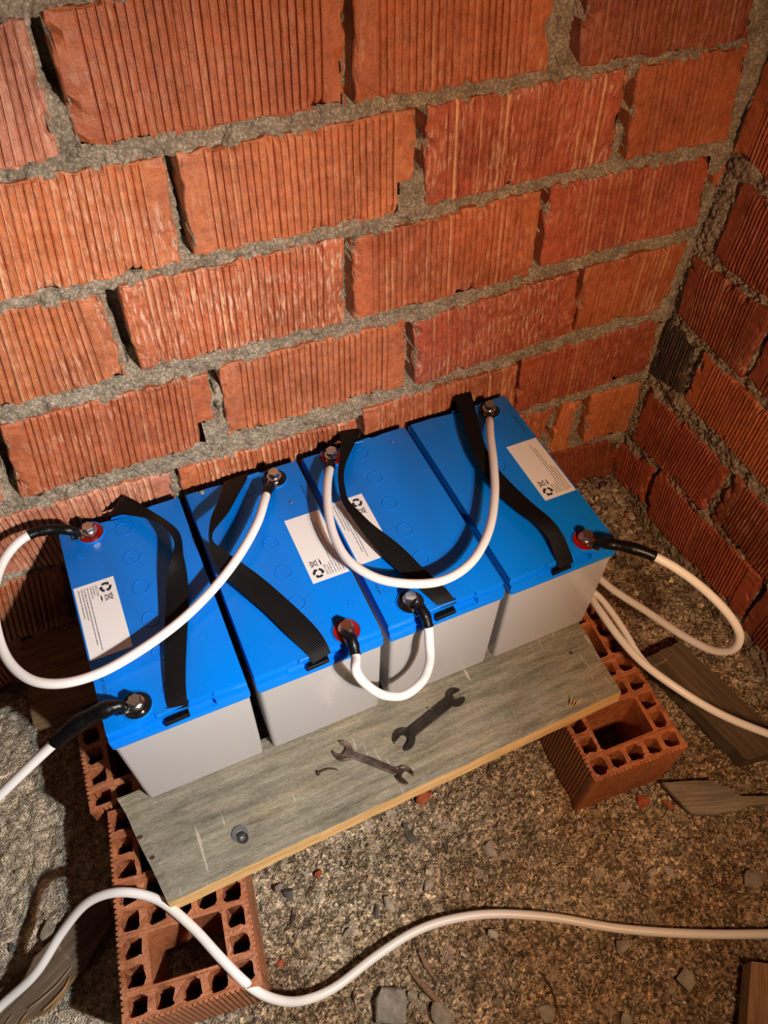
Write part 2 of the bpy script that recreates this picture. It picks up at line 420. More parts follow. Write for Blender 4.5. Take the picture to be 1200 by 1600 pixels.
def wall_brick(to_world, q, tone, pale, parent, seed, chip=None, proud=0.0, pitch=.0083, margin=(.026, .022)):
    """one clay brick: a fluted, slightly chipped face and its four sides going back into the wall.
    q = face corners (s, z): top left, top right, bottom right, bottom left"""
    q = np.array(q, float); rs = np.random.RandomState(seed)
    W = ((q[1] - q[0])[0] + (q[2] - q[3])[0]) / 2
    gd = 1.0 - .5 * float(np.clip((q[:, 0].mean() - .35) / .35, 0, 1)) if pitch > .008 else 1.0
    cols = [0, .0012, .004]; dep = [.0022, .0006, 0.0]
    m0, m1 = margin
    if W < .1: m0 = m1 = min(.006, W * .15)
    x = m0; stv = [0.0, 0.0, 0.0, 0.0]
    cols += [m0 * .5]; dep += [0.0]
    while x < W - m1 - pitch * .5:
        d = .0036 * (.65 + .5 * rs.rand()) * gd
        b_ = min(1, 1.3 * rs.rand() ** 2.2); e_ = .0011 * (rs.rand() - .5); cols += [x, x + .0009, x + .0019, x + .0027, x + pitch * .50, x + pitch * .82]; dep += [0.0, d, d, 0.0, -.0005 + e_, -.0007 + e_]; stv += [0, 0, 0, b_, b_ * (rs.rand() > .5), 0]; x += pitch
    cols += [W - m1 * .5, W - .004, W - .0012, W]; dep += [0, 0, .0006, .0022]; stv += [0, 0, 0, 0]
    order = np.argsort(cols, kind='stable'); cols = np.clip(np.array(cols)[order] / W, 0, 1); dep = np.array(dep)[order]; stv = np.array(stv, float)[order]
    H = abs(q[0][1] - q[3][1]); rows = np.concatenate([[0, .010, .03], np.linspace(.07, .93, 13), [.97, .990, 1]])
    U, Vv = np.meshgrid(cols, rows)
    S = (q[0][0] * (1 - U) + q[1][0] * U) * (1 - Vv) + (q[3][0] * (1 - U) + q[2][0] * U) * Vv
    Zc = (q[0][1] * (1 - U) + q[1][1] * U) * (1 - Vv) + (q[3][1] * (1 - U) + q[2][1] * U) * Vv
    h = np.tile(-dep, (len(rows), 1))
    ez = np.minimum(Vv, 1 - Vv) * H; es = np.minimum(U, 1 - U) * W
    h = h * np.clip(ez / .004, .2, 1)
    h -= .0022 * np.clip(1 - ez / .003, 0, 1)
    h += .0018 * (fbm(S * 30, Zc * 30, seed) - .5) + .0012 * (vnoise(S * 160, Zc * 160, seed + 5) - .5)
    e = np.minimum(ez, es); cn = fbm(S * 55, Zc * 55, seed + 9)
    h -= np.clip(cn - .58, 0, 1) * .06 * np.clip(1 - e / .011, 0, 1)
    S = S + (vnoise(S * 0, Zc * 90, seed + 3) - .5) * .004 * (es < .002) + (vnoise(S * 70, Zc * 0, seed + 4) - .5) * 0
    Zc = Zc + (vnoise(S * 85, Zc * 0 + 3, seed + 6) - .5) * .005 * (ez < .002)
    if chip:
        s0, s1, z0, z1 = chip
        edge = .006 * (vnoise(S * 150, Zc * 150, seed + 8) - .5)
        ins = (S + edge > s0) & (S < s1) & (Zc + edge > z0) & (Zc + edge < z1); h = np.where(ins, -.045, h)
    h += proud
    ny, nx = U.shape; cs, cz = q[:, 0].mean(), q[:, 1].mean()
    o3 = np.array(to_world(cs, cz, 0))
    V = [np.array(to_world(S[j, i], Zc[j, i], h[j, i])) - o3 for j in range(ny) for i in range(nx)]
    F = [(j * nx + i, (j + 1) * nx + i, (j + 1) * nx + i + 1, j * nx + i + 1) for j in range(ny - 1) for i in range(nx - 1)]
    loop = [i for i in range(nx)] + [j * nx + nx - 1 for j in range(1, ny)] + [(ny - 1) * nx + i for i in range(nx - 2, -1, -1)] + [j * nx for j in range(ny - 2, 0, -1)]
    b0 = len(V)
    for k in loop:
        j, i = divmod(k, nx); V.append(np.array(to_world(S[j, i], Zc[j, i], -.085)) - o3)
    n = len(loop)
    for k in range(n): F.append((loop[k], loop[(k + 1) % n], b0 + (k + 1) % n, b0 + k))
    F.append(tuple(b0 + k for k in range(n)))
    o = mesh_obj('brick', V, F, BRICK, parent, False, tuple(o3))
    sa = np.zeros(len(V), np.float32); sa[:ny * nx] = (stv[None, :] * np.clip(3.0 * fbm(U * 5 + seed, Vv * 4, seed + 31) - .6, 0, 1)).ravel()
    at_ = o.data.attributes.new('streak', 'FLOAT', 'POINT'); at_.data.foreach_set('value', sa)
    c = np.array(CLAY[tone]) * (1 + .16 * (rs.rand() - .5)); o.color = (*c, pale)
    return o

def mortar_mesh(name, bricks, s_rng, z_rng, to_world, lumps, seed, lap=.0034, step=.0022, chips=()):
    s = np.arange(s_rng[0], s_rng[1], step); z = np.arange(z_rng[0], z_rng[1], step); S, Z = np.meshgrid(s, z)
    inside = np.zeros(S.shape, bool); left = np.full(S.shape, 9.0); right = np.full(S.shape, 9.0)
    wob = .006 * (vnoise(S * 40, Z * 40, seed + 50) - .5)
    for q in bricks:
        q = np.array(q, float)
        t = (S - q[0][0]) / (q[1][0] - q[0][0]); top = q[0][1] + t * (q[1][1] - q[0][1])
        t2 = (S - q[3][0]) / (q[2][0] - q[3][0]); bot = q[3][1] + t2 * (q[2][1] - q[3][1])
        w = np.clip((q[0][1] - Z) / (q[0][1] - q[3][1]), 0, 1)
        sl = q[0][0] + w * (q[3][0] - q[0][0]); sr = q[1][0] + w * (q[2][0] - q[1][0])
        inz = (Z < top - .001) & (Z > bot + .001)
        inside |= (Z < top - lap) & (Z > bot + lap) & (S > sl + lap) & (S < sr - lap)
        dl = S - sr; right_of = inz & (dl > -.001) & (dl < .075); left = np.where(right_of, np.minimum(left, dl), left)
        dr = sl - S; left_of = inz & (dr > -.001) & (dr < .075); right = np.where(left_of, np.minimum(right, dr), right)
    head = (left < 9) & (right < 9)
    f1 = fbm(S * 60, Z * 60, seed, 3); f2 = vnoise(S * 260, Z * 260, seed + 7); f3 = vnoise(S * 16, Z * 16, seed + 3)
    h = -.0050 + .012 * (f1 - .5) + .007 * (f2 - .5) + .007 * (f3 - .45)
    t = left / np.maximum(left + right, 1e-4)
    fill = vnoise(S * 9, Z * 22, seed + 11)
    hh = np.where(t + .5 * (f1 - .5) < .20 + .42 * np.clip(fill - .25, 0, 1), -.010 + .012 * (f1 - .5) + .004 * (f2 - .5), -.062)
    h = np.where(head, hh, h)
    for (ls, lz, rs_, rz_, lh) in lumps:
        d = ((S - ls) / rs_) ** 2 + ((Z - lz) / rz_) ** 2 + 1.2 * (f1 - .5)
        h = np.where(d < 1, np.maximum(h, lh + .010 * (f1 - .5) + .006 * (f2 - .5) - .006 * np.clip(d, 0, 1)), h)
    for (c0, c1, c2, c3) in chips:
        e = .007 * (f1 - .5); m_ = (S + e > c0) & (S < c1 + .004) & (Z > c2 - .004) & (Z + e < c3)
        h = np.where(m_, np.maximum(h, -.010 + .016 * (f1 - .5) + .006 * (f2 - .5)), h); inside &= ~m_
    keep = ~inside; ny, nx = S.shape
    cell = keep[:-1, :-1] | keep[1:, :-1] | keep[:-1, 1:] | keep[1:, 1:]
    jj, ii = np.nonzero(cell)
    F = np.stack([jj * nx + ii, (jj + 1) * nx + ii, (jj + 1) * nx + ii + 1, jj * nx + ii + 1], 1)
    used = np.unique(F); remap = np.full(ny * nx, -1); remap[used] = np.arange(len(used)); F = remap[F]
    P = to_world(S.ravel()[used], Z.ravel()[used], h.ravel()[used]); V = np.stack(np.broadcast_arrays(*P), 1)
    me = bpy.data.meshes.new(name); me.vertices.add(len(V)); me.vertices.foreach_set('co', V.astype(np.float32).ravel())
    me.loops.add(F.size); me.loops.foreach_set('vertex_index', F[:, ::1].astype(np.int32).ravel())
    me.polygons.add(len(F)); me.polygons.foreach_set('loop_start', np.arange(0, F.size, 4, dtype=np.int32)); me.polygons.foreach_set('loop_total', np.full(len(F), 4, np.int32))
    me.update(calc_edges=True); me.validate(); me.materials.append(MORTAR)
    o = bpy.data.objects.new(name, me); COL.objects.link(o); o['kind'] = 'structure'
    return o

def bw(s, z, h): return (s, 0.0 * s - h, z)                 # back wall: face plane y = 0, outward is -y
XS = 1.03
def rw(s, z, h): return (XS - h + 0.0 * s, -s, z)           # right wall: face plane x = XS, outward is -x

def px(*pts): return [tuple(np.array(aty(u, v, 0.0))[[0, 2]]) for u, v in pts]
def pxr(*pts): return [(-p.y, p.z) for p in (atx(u, v, XS) for u, v in pts)]
def R4(s0, s1, z0, z1): return [(s0, z1), (s1, z1), (s1, z0), (s0, z0)]

BACK = [  # face corners, clay tone, amount of pale bloom, chip
 (px((-110, 55), (40, 33), (95, 248), (-70, 285)), 'p', .8, None),
 (px((65, 18), (538, -70), (540, 165), (122, 237)), 'n', .25, None),
 (px((550, -70), (875, -120), (855, 112), (555, 163)), 'n', .4, None),
 (px((922, -25), (1195, -62), (1168, 68), (905, 106)), 'd', .3, None),
 (px((-140, 310), (255, 247), (285, 412), (-90, 495)), 'o', .9, None),
 (px((277, 243), (652, 172), (648, 333), (305, 402)), 'o', .35, (.522, .56, .72, .765)),
 (px((668, 168), (985, 108), (955, 255), (665, 325)), 'r', .95, None),
 (px((1000, 102), (1172, 70), (1135, 222), (978, 250)), 'n', .15, None),
 (px((-120, 515), (155, 460), (200, 588), (-80, 663)), 'o', .55, None),
 (px((185, 450), (538, 372), (538, 505), (220, 580)), 'n', 1.0, None),
 (px((550, 375), (848, 300), (830, 433), (555, 503)), 'n', .5, None),
 (px((862, 295), (1115, 240), (1090, 355), (845, 420)), 'r', .35, None),
 (px((1124, 250), (1140, 247), (1118, 340), (1100, 345)), 'n', .1, None),
 (px((-200, 715), (-22, 672), (8, 785), (-160, 832)), 'p', .4, None),
 (px((0, 668), (325, 585), (340, 690), (35, 782)), 'n', .45, (.232, .26, .42, .475)),
 (px((343, 575), (636, 500), (632, 605), (358, 683)), 'o', .3, None),
 (px((648, 503), (905, 425), (895, 520), (648, 605)), 'r', .8, None),
 (px((915, 420), (1075, 378), (1035, 485), (897, 517)), 'n', .4, None),
 (px((-60, 828), (265, 738), (290, 842), (0, 900)), 'p', 1.0, None),
 (px((278, 735), (557, 655), (565, 748), (300, 832)), 'n', .9, None),
 (px((568, 640), (810, 570), (800, 655), (572, 728)), 'n', .7, None),
 (px((818, 565), (1038, 495), (1012, 580), (805, 648)), 'r', .35, None),
 (px((-170, 965), (98, 883), (112, 972), (-130, 1047)), 'n', .5, None),
 (R4(.02, .29, .150, .268), 'n', .3, None), (R4(.305, .575, .150, .272), 'n', .3, None), (R4(.59, .735, .150, .275), 'n', .3, None),
 (px((800, 652), (868, 638), (838, 695), (790, 705)), 'n', .5, None),
 (px((880, 635), (908, 628), (884, 708), (858, 706)), 'o', .3, None),
 (px((925, 620), (1008, 597), (980, 675), (912, 692)), 'o', .2, None),
 (R4(-.42, -.128, .0, .128), 'r', .3, None), (R4(-.112, .16, .0, .13), 'r', .3, None), (R4(.175, .445, .0, .13), 'r', .3, None), (R4(.46, .73, .0, .13), 'r', .3, None),
 (px((845, 712), (968, 688), (955, 752), (860, 790)), 'd', .1, None),
 (R4(-.38, -.19, .862, .985), 'n', .4, None), (R4(-.49, -.215, .588, .712), 'n', .4, None), (R4(-.46, -.20, .285, .405), 'n', .4, None), (R4(-.45, -.225, .727, .848), 'n', .3, None), (R4(-.50, -.295, .435, .556), 'n', .3, None),
 (R4(-.40, -.13, 1.02, 1.14), 'n', .4, None), (R4(-.115, .155, 1.02, 1.14), 'n', .4, None), (R4(.17, .44, 1.02, 1.14), 'r', .4, None), (R4(.455, .725, 1.02, 1.14), 'n', .4, None), (R4(.74, 1.01, 1.02, 1.14), 'r', .4, None),
]
B_LUMPS = [(.172, .885, .014, .024, -.006), (.545, .742, .020, .030, -.004), (.552, .80, .008, .010, -.012), (.725, .885, .030, .060, -.022), (.828, .752, .017, .030, -.006), (.825, .842, .016, .014, -.004), (.246, .447, .026, .035, .000), (.172, .36, .008, .035, .004), (.165, .74, .01, .02, -.004),
           (1.02, .80, .02, .06, .004), (1.02, .70, .02, .025, .006), (1.035, .63, .02, .04, .004), (1.02, .43, .02, .02, .006), (.905, .20, .018, .055, -.012), (.848, .24, .006, .03, -.004), (1.03, .29, .03, .02, .002), (.90, .14, .04, .015, -.004), (1.015, .12, .02, .03, .0), (.262, .50, .008, .025, -.006), (.42, .418, .05, .012, .003)]
wall_back = mortar_mesh('wall_back', [b[0] for b in BACK], (-.48, 1.06), (-.02, 1.16), bw, B_LUMPS, 3, chips=[b[3] for b in BACK if b[3]])
tag(wall_back, 'rough back wall of orange fluted bricks in crumbly grey mortar')
for k, (q, tone, pale, chip) in enumerate(BACK):
    wall_brick(bw, q, tone, pale, wall_back, 100 + k * 13, chip, proud=.003 * (random.random() - .5))

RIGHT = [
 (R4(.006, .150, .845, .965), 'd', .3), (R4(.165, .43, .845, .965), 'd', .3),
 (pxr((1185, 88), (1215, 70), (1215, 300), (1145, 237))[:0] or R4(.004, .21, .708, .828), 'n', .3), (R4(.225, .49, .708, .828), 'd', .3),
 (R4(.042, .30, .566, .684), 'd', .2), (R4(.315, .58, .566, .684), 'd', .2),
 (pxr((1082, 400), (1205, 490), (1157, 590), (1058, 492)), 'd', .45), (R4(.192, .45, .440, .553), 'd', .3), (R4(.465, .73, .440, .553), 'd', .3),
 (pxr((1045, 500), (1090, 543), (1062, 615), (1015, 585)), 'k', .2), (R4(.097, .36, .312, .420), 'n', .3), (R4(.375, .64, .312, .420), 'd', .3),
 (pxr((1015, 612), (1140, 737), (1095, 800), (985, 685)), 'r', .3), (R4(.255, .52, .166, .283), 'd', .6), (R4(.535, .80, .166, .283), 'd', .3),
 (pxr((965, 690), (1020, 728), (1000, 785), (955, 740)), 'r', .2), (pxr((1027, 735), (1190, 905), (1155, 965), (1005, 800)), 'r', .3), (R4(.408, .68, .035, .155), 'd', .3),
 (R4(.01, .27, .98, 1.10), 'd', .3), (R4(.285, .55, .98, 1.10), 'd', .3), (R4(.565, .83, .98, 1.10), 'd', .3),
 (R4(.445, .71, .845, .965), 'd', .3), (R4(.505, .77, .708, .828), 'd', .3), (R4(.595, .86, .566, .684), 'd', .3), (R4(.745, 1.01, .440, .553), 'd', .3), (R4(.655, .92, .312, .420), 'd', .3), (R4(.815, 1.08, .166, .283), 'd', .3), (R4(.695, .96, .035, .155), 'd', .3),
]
R_LUMPS = [(.03, .70, .03, .02, .004), (.012, .76, .012, .04, .004), (.02, .62, .018, .05, .002), (.09, .30, .03, .016, .004), (.245, .185, .012, .03, -.004), (.246, .24, .009, .05, -.008), (.182, .47, .010, .03, -.004), (.09, .36, .006, .05, -.006), (.22, .156, .03, .01, .004)]
wall_right = mortar_mesh('wall_right', [b[0] for b in RIGHT], (-.01, 1.09), (-.02, 1.11), rw, R_LUMPS, 21, .003)
tag(wall_right, 'dim right side wall of dark red fluted bricks')
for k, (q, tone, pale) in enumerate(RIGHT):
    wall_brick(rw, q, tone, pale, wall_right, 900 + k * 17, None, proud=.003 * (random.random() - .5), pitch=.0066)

# ------------------------------------------------------------------ floor
def floor_h(x, y):
    x = np.asarray(x, float); y = np.asarray(y, float)
    h = .012 * (fbm(x * 7, y * 7, 31, 3) - .62) + .006 * (vnoise(x * 45, y * 45, 41) - .6) + .0085 * (vnoise(x * 110, y * 110, 43) - .55) + .004 * (vnoise(x * 185, y * 185, 47) - .5)
    heap = np.exp(-(((x - .97) / .10) ** 2 + ((y + .05) / .11) ** 2)); h = h - .012 + heap * (.045 + .02 * (fbm(x * 30, y * 30, 51) - .5))
    return h
gx = np.arange(-.60, 1.06, .0028); gy = np.arange(-1.25, .03, .0028); GX, GY = np.meshgrid(gx, gy)
GH = floor_h(GX, GY); ny, nx = GX.shape
jj, ii = np.meshgrid(np.arange(ny - 1), np.arange(nx - 1), indexing='ij'); jj = jj.ravel(); ii = ii.ravel()
FF = np.stack([jj * nx + ii, jj * nx + ii + 1, (jj + 1) * nx + ii + 1, (jj + 1) * nx + ii], 1)
me = bpy.data.meshes.new('floor'); me.vertices.add(nx * ny); me.vertices.foreach_set('co', np.stack([GX.ravel(), GY.ravel(), GH.ravel()], 1).astype(np.float32).ravel())
me.loops.add(FF.size); me.loops.foreach_set('vertex_index', FF.astype(np.int32).ravel()); me.polygons.add(len(FF))
me.polygons.foreach_set('loop_start', np.arange(0, FF.size, 4, dtype=np.int32)); me.polygons.foreach_set('loop_total', np.full(len(FF), 4, np.int32))
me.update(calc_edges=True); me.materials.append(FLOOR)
floor = bpy.data.objects.new('floor', me); COL.objects.link(floor); floor['kind'] = 'structure'; tag(floor, 'bare crumbly concrete ground strewn with grit')

def grit_mesh(name, spots, label):
    V = []; F = []; C = []
    rnd = random.Random(5)
    cube = [(-1, -1, -1), (1, -1, -1), (1, 1, -1), (-1, 1, -1), (-1, -1, 1), (1, -1, 1), (1, 1, 1), (-1, 1, 1)]
    cf = [(3, 2, 1, 0), (4, 5, 6, 7), (0, 1, 5, 4), (1, 2, 6, 5), (2, 3, 7, 6), (3, 0, 4, 7)]
    pal = [(.36, .30, .22), (.48, .41, .31), (.24, .19, .13), (.13, .10, .07), (.60, .52, .40), (.26, .09, .045), (.10, .10, .10), (.34, .25, .14), (.42, .30, .15)]
    wts = [6, 5, 6, 4, 3, 1, 1, 4, 2]
    for x, y, s in spots:
        z = float(floor_h(x, y)); b = len(V); a = rnd.random() * 6.28; ca, sa = math.cos(a), math.sin(a)
        sx, sy, sz = s * (.6 + .8 * rnd.random()), s * (.45 + .5 * rnd.random()), s * (.3 + .45 * rnd.random())
        tx = rnd.uniform(-.5, .5)
        if rnd.random() < .09 and s < .003: sx, sy, sz = s * 2.6, s * .4, s * .35
        for c in cube:
            p = [c[0] * sx * rnd.uniform(.45, 1), c[1] * sy * rnd.uniform(.45, 1), c[2] * sz * rnd.uniform(.5, 1)]
            p[2] += p[0] * tx
            V.append((x + p[0] * ca - p[1] * sa, y + p[0] * sa + p[1] * ca, z + p[2] + sz * .25))
        F += [tuple(b + i for i in f) for f in cf]; C.append(rnd.choices(pal, wts)[0])
    o = mesh_obj(name, V, F, GRIT)
    ca_ = o.data.color_attributes.new('Col', 'FLOAT_COLOR', 'POINT')
    arr = np.ones((len(V), 4), np.float32); arr[:, :3] = np.repeat(np.array(C), 8, 0); ca_.data.foreach_set('color', arr.ravel())
    tag(o, label, 'grit', None, 'stuff'); return o
rnd = random.Random(11); spots = []
for _ in range(19000):
    x = rnd.uniform(-.45, 1.0); y = rnd.uniform(-1.0, -.015)
    dens = .35 + .65 * min(1, max(0, (x + .05) * 1.6))
    if rnd.random() > dens: continue
    spots.append((x, y, .0008 + .0028 * rnd.random() ** 2.6))
for _ in range(160):
    spots.append((rnd.uniform(-.1, 1.0), rnd.uniform(-.98, -.02), rnd.uniform(.0035, .0065)))
for _ in range(900):
    x, y = rnd.gauss(.95, .05), rnd.gauss(-.07, .07)
    if x < 1.02 and y < -.01: spots.append((x, y, rnd.uniform(.002, .008)))
grit_mesh('loose_grit', spots, 'loose sand and small chips scattered over the concrete ground')

# ------------------------------------------------------------------ hollow bricks under the planks
BH = .126          # brick tops
BB = -.012        # brick undersides on the ground
def rounded(cx, cy, hx, hy, r, rs, jit=.0006, k=4):
    pts = []
    for (sx, sy, a0) in ((1, 1, 0), (-1, 1, 90), (-1, -1, 180), (1, -1, 270)):
        for i in range(k + 1):
            a = math.radians(a0 + 90 * i / k); pts.append((cx + sx * (hx - r) + r * math.cos(a) + rs.gauss(0, jit), cy + sy * (hy - r) + r * math.sin(a) + rs.gauss(0, jit)))
    return pts
def fluted_outline(L, W, rs):
    P = []
    def side(p0, p1, out):
        d = (Vector(p1) - Vector(p0)); l = d.length; d.normalize(); o_ = Vector(out); m = .016
        P.append(Vector(p0) + d * .001)
        x = m
        while x < l - m:
            for dx, dd in ((0, 0), (.0009, .0030), (.0022, .0030), (.0031, 0)): P.append(Vector(p0) + d * (x + dx) - o_ * dd)
            x += .0066
        P.append(Vector(p1) - d * .001)
    side((0, 0), (W, 0), (0, -1)); side((W, 0), (W, L), (1, 0)); side((W, L), (0, L), (0, 1)); side((0, L), (0, 0), (-1, 0))
    return [(p.x, p.y) for p in P]
def hollow_brick(loc, rz, L, W, seed, label, tone, z=0.0):
    rs = random.Random(seed)
    cu = bpy.data.curves.new('hollow_brick', 'CURVE'); cu.dimensions = '2D'; cu.fill_mode = 'BOTH'; cu.extrude = (BH - BB) / 2
    loops = [fluted_outline(L, W, rs)]
    nc, nr = 5, 8; px_, py_ = W / nc, L / nr
    wx, wy = px_ * .345, py_ * .35
    for r in range(nr):
        for c in range(nc):
            if 1 <= c <= 3 and r in (1, 2, 5, 6): continue
            ox = (c - 2) * -.0012; oy = (r - 3.5) * -.0007
            loops.append(rounded((c + .5) * px_ + ox, (r + .5) * py_ + oy, wx, wy, .0058, rs, .0009))
    for r in (1, 5):
        loops.append(rounded(2.5 * px_, (r + 1) * py_, px_ * 1.5 - .0035, py_ - .004, .004, rs, .0008, 3))
    for lp in loops:
        s = cu.splines.new('POLY'); s.points.add(len(lp) - 1); s.use_cyclic_u = True
        for p, (x, y) in zip(s.points, lp): p.co = (x, y, 0, 1)
    tmp = bpy.data.objects.new('tmp', cu); COL.objects.link(tmp)
    dg = bpy.context.evaluated_depsgraph_get(); dg.update()
    me = bpy.data.meshes.new_from_object(tmp.evaluated_get(dg)); bpy.data.objects.remove(tmp); bpy.data.curves.remove(cu)
    for v in me.vertices: v.co.z += (BH + BB) / 2
    for v in me.vertices:
        if v.co.z > BH * .9: v.co.z += float((vnoise(v.co.x * 120, v.co.y * 120, seed) - .6) * .003) - .0005
    me.materials.clear(); me.materials.append(BRICK)
    o = bpy.data.objects.new('hollow_brick', me); COL.objects.link(o); o.location = (loc[0], loc[1], z); o.rotation_euler = (0, 0, rz)
    o.color = (*CLAY[tone], .3)
    tag(o, label, 'brick', 'hollow bricks carrying the planks'); return o
hollow_brick((-.0880, -.5930), math.radians(-7.3), .265, .170, 1, 'hollow clay brick under the left end of the grey plank, nearest the camera', 'h')
hollow_brick((-.0765, -.3245), math.radians(-1.5), .262, .165, 2, 'hollow clay brick under the left battery, behind the nearest left brick', 'h')
hollow_brick((.6000, -.5640), math.radians(-3.5), .270, .158, 3, 'hollow clay brick under the right end of the grey plank', 'g')
hollow_brick((.560, -.2780), math.radians(-2.0), .262, .157, 4, 'hollow clay brick hidden under the right end of the brown plank', 'r')

# ------------------------------------------------------------------ planks
ZP = .155
def plank_from(name, quad, z0, z1, mats, label, seed=0, nx=60, bevel=0.0, group=None, ny=6):
    """board from its four top corners (front left, front right, back right, back left): ragged saw ends, a face and an edge material"""
    a, b, c, d = [Vector((p[0], p[1], 0)) for p in quad]; o0 = (a + b + c + d) / 4
    ax = ((b - a) + (c - d)).normalized(); ang = math.atan2(ax.y, ax.x); rot = Matrix.Rotation(-ang, 3, 'Z')
    V = []; F = []
    for layer in (0, 1):
        for j in range(ny + 1):
            for i in range(nx + 1):
                u = i / nx; v = j / ny
                p = (a * (1 - u) + b * u) * (1 - v) + (d * (1 - u) + c * u) * v
                e = float(vnoise(u * 40, v * 9 + seed, 77 + seed) - .5)
                p = rot @ (p - o0)
                if j in (0, ny): p.y += e * .0010
                if j == 0 and not layer: p.y -= bevel
                if i in (0, nx): p.x += float(vnoise(v * 30, seed + i, 5) - .5) * .004
                z = (z1 if layer else z0) + (float(fbm(u * 12, v * 6, seed, 2) - .5) * .0012 if layer else 0)
                if layer and (j in (0, ny) or i in (0, nx)): z -= .0012
                V.append((p.x, p.y, z))
    n1 = (nx + 1) * (ny + 1); mi = []
    for j in range(ny):
        for i in range(nx):
            k = j * (nx + 1) + i
            F.append((n1 + k, n1 + k + 1, n1 + k + nx + 2, n1 + k + nx + 1)); mi.append(0)
            F.append((k, k + nx + 1, k + nx + 2, k + 1)); mi.append(0)
    loop = [i for i in range(nx + 1)] + [j * (nx + 1) + nx for j in range(1, ny + 1)] + [ny * (nx + 1) + i for i in range(nx - 1, -1, -1)] + [j * (nx + 1) for j in range(ny - 1, 0, -1)]
    for k in range(len(loop)):
        p, q_ = loop[k], loop[(k + 1) % len(loop)]; F.append((p, q_, n1 + q_, n1 + p)); mi.append(1)
    o = mesh_obj(name, V, F, mats[0]); o.data.materials.append(mats[1]); o.data.polygons.foreach_set('material_index', mi); o.data.update()
    o.location = (o0.x, o0.y, 0); o.rotation_euler = (0, 0, ang)
    tag(o, label, 'plank', group); return o
grey_plank = plank_from('wooden_plank', [(-.001, -.4874), (.7014, -.468), (.707, -.318), (-.0322, -.3297)], BH + .0005, ZP, (PLANK, PLANK_EDGE), 'weathered grey plank under the battery fronts, with two spanners on it', 3, bevel=.0035)
def hole(u, v, r, s):
    p = at(u, v, ZP + .0004); b = lathe_bm([(0, .0), (r * .75, .0001), (r, .0006), (r * 1.25, .0)], 10)
    bmesh.ops.scale(b, vec=(1.0, .7, 1), verts=b.verts[:]); o = bm_obj('nail_hole', b, RUST, grey_plank)
    o.matrix_parent_inverse = Matrix.Identity(4); m = grey_plank.rotation_euler.to_matrix().inverted() @ (p - grey_plank.location); o.location = m
for u, v in ((238, 1340), (219, 1308), (892, 1020)): hole(u, v, .0028, 1)
plank_from('wooden_plank', [(-.124, -.1735), (.715, -.172), (.715, -.026), (-.119, -.027)], BH + .0005, ZP - .0005, (BROWNWOOD, BROWNWOOD), 'brown plank under the battery backs, its end showing beside the left battery', 5)

# ------------------------------------------------------------------ batteries
BA = .012
def batt_world(i):   # origin (lid front-left corner, at plank height) of battery i in the world
    x = i * (.172 + .00856); y = -.352
    return Vector((x * math.cos(BA) - y * math.sin(BA), x * math.sin(BA) + y * math.cos(BA), ZP))
BWD, BDP, BZ = .172, .3346, .215
def rr_poly(x0, x1, y0, y1, r, k=4):
    P = []
    for cx, cy, a0 in ((x1 - r, y1 - r, 0), (x0 + r, y1 - r, 90), (x0 + r, y0 + r, 180), (x1 - r, y0 + r, 270)):
        for i in range(k + 1):
            a = math.radians(a0 + 90 * i / k); P.append((cx + r * math.cos(a), cy + r * math.sin(a)))
    return P
def loft_bm(sections, cap=True):
    bm = bmesh.new(); rings = [[bm.verts.new((x, y, z)) for x, y in p] for p, z in sections]; k = len(rings[0])
    for a, b in zip(rings, rings[1:]):
        for i in range(k): bm.faces.new((a[i], a[(i + 1) % k], b[(i + 1) % k], b[i]))
    if cap: bm.faces.new(rings[0][::-1]); bm.faces.new(rings[-1])
    return bm
def case_bm():
    S = []
    for t, z in ((.004, 0), (.0022, .002), (.0014, .05), (.0006, .180), (.0006, .1835), (-.0004, .1845), (-.0004, .1885)):
        S.append((rr_poly(t + .0012, BWD - t - .0012, t + .0012, BDP - t - .0012, .006), z))
    return loft_bm(S)
def notched(y_end, y_mid, slot, x_in, hooked=False):
    """lid outline with shallow steps in the front and back edges and a strap slot; 180 degree symmetric"""
    f = [(x_in, y_end), (.042, y_end), (.0435, y_mid)]
    if slot: f += [(.0700, y_mid), (.0715, y_mid + .0005), (.0995, y_mid + .0005), (.1005, y_mid + .0065), (.1025, y_mid + .0005)] if hooked else [(.072, y_mid), (.0725, slot), (.0995, slot), (.100, y_mid)]
    f += [(.1285, y_mid), (.130, y_end), (BWD - x_in, y_end)]
    return f + [(BWD - x, BDP - y) for x, y in f]
def lid_bm():
    bm = prism_bm(rr_poly(0, BWD, 0, BDP, .004, 3), .1885, .1965, .0014, 2)
    for poly, z0, z1, bv in ((notched(.0030, .0100, None, .0004), .1955, .2060, .0012), (notched(.0092, .0120, .016, .0009), .2050, BZ, .0013)):
        b2 = prism_bm(poly, z0, z1, bv, 2); me = bpy.data.meshes.new('t'); b2.to_mesh(me); b2.free(); bm.from_mesh(me); bpy.data.meshes.remove(me)
    return bm
def hex_bolt_bm(r=.0088, h=.0072):
    bm = bmesh.new(); prof = [(1.0, 0), (1.0, h * .80), (.90, h)]; rings = []
    for s, z in prof:
        rings.append([bm.verts.new((r * s * math.cos(math.pi / 3 * i + .3), r * s * math.sin(math.pi / 3 * i + .3), z)) for i in range(6)])
    for a, b in zip(rings, rings[1:]):
        for i in range(6): bm.faces.new((a[i], a[(i + 1) % 6], b[(i + 1) % 6], b[i]))
    bm.faces.new(rings[-1]); bm.faces.new(rings[0][::-1])
    return bm
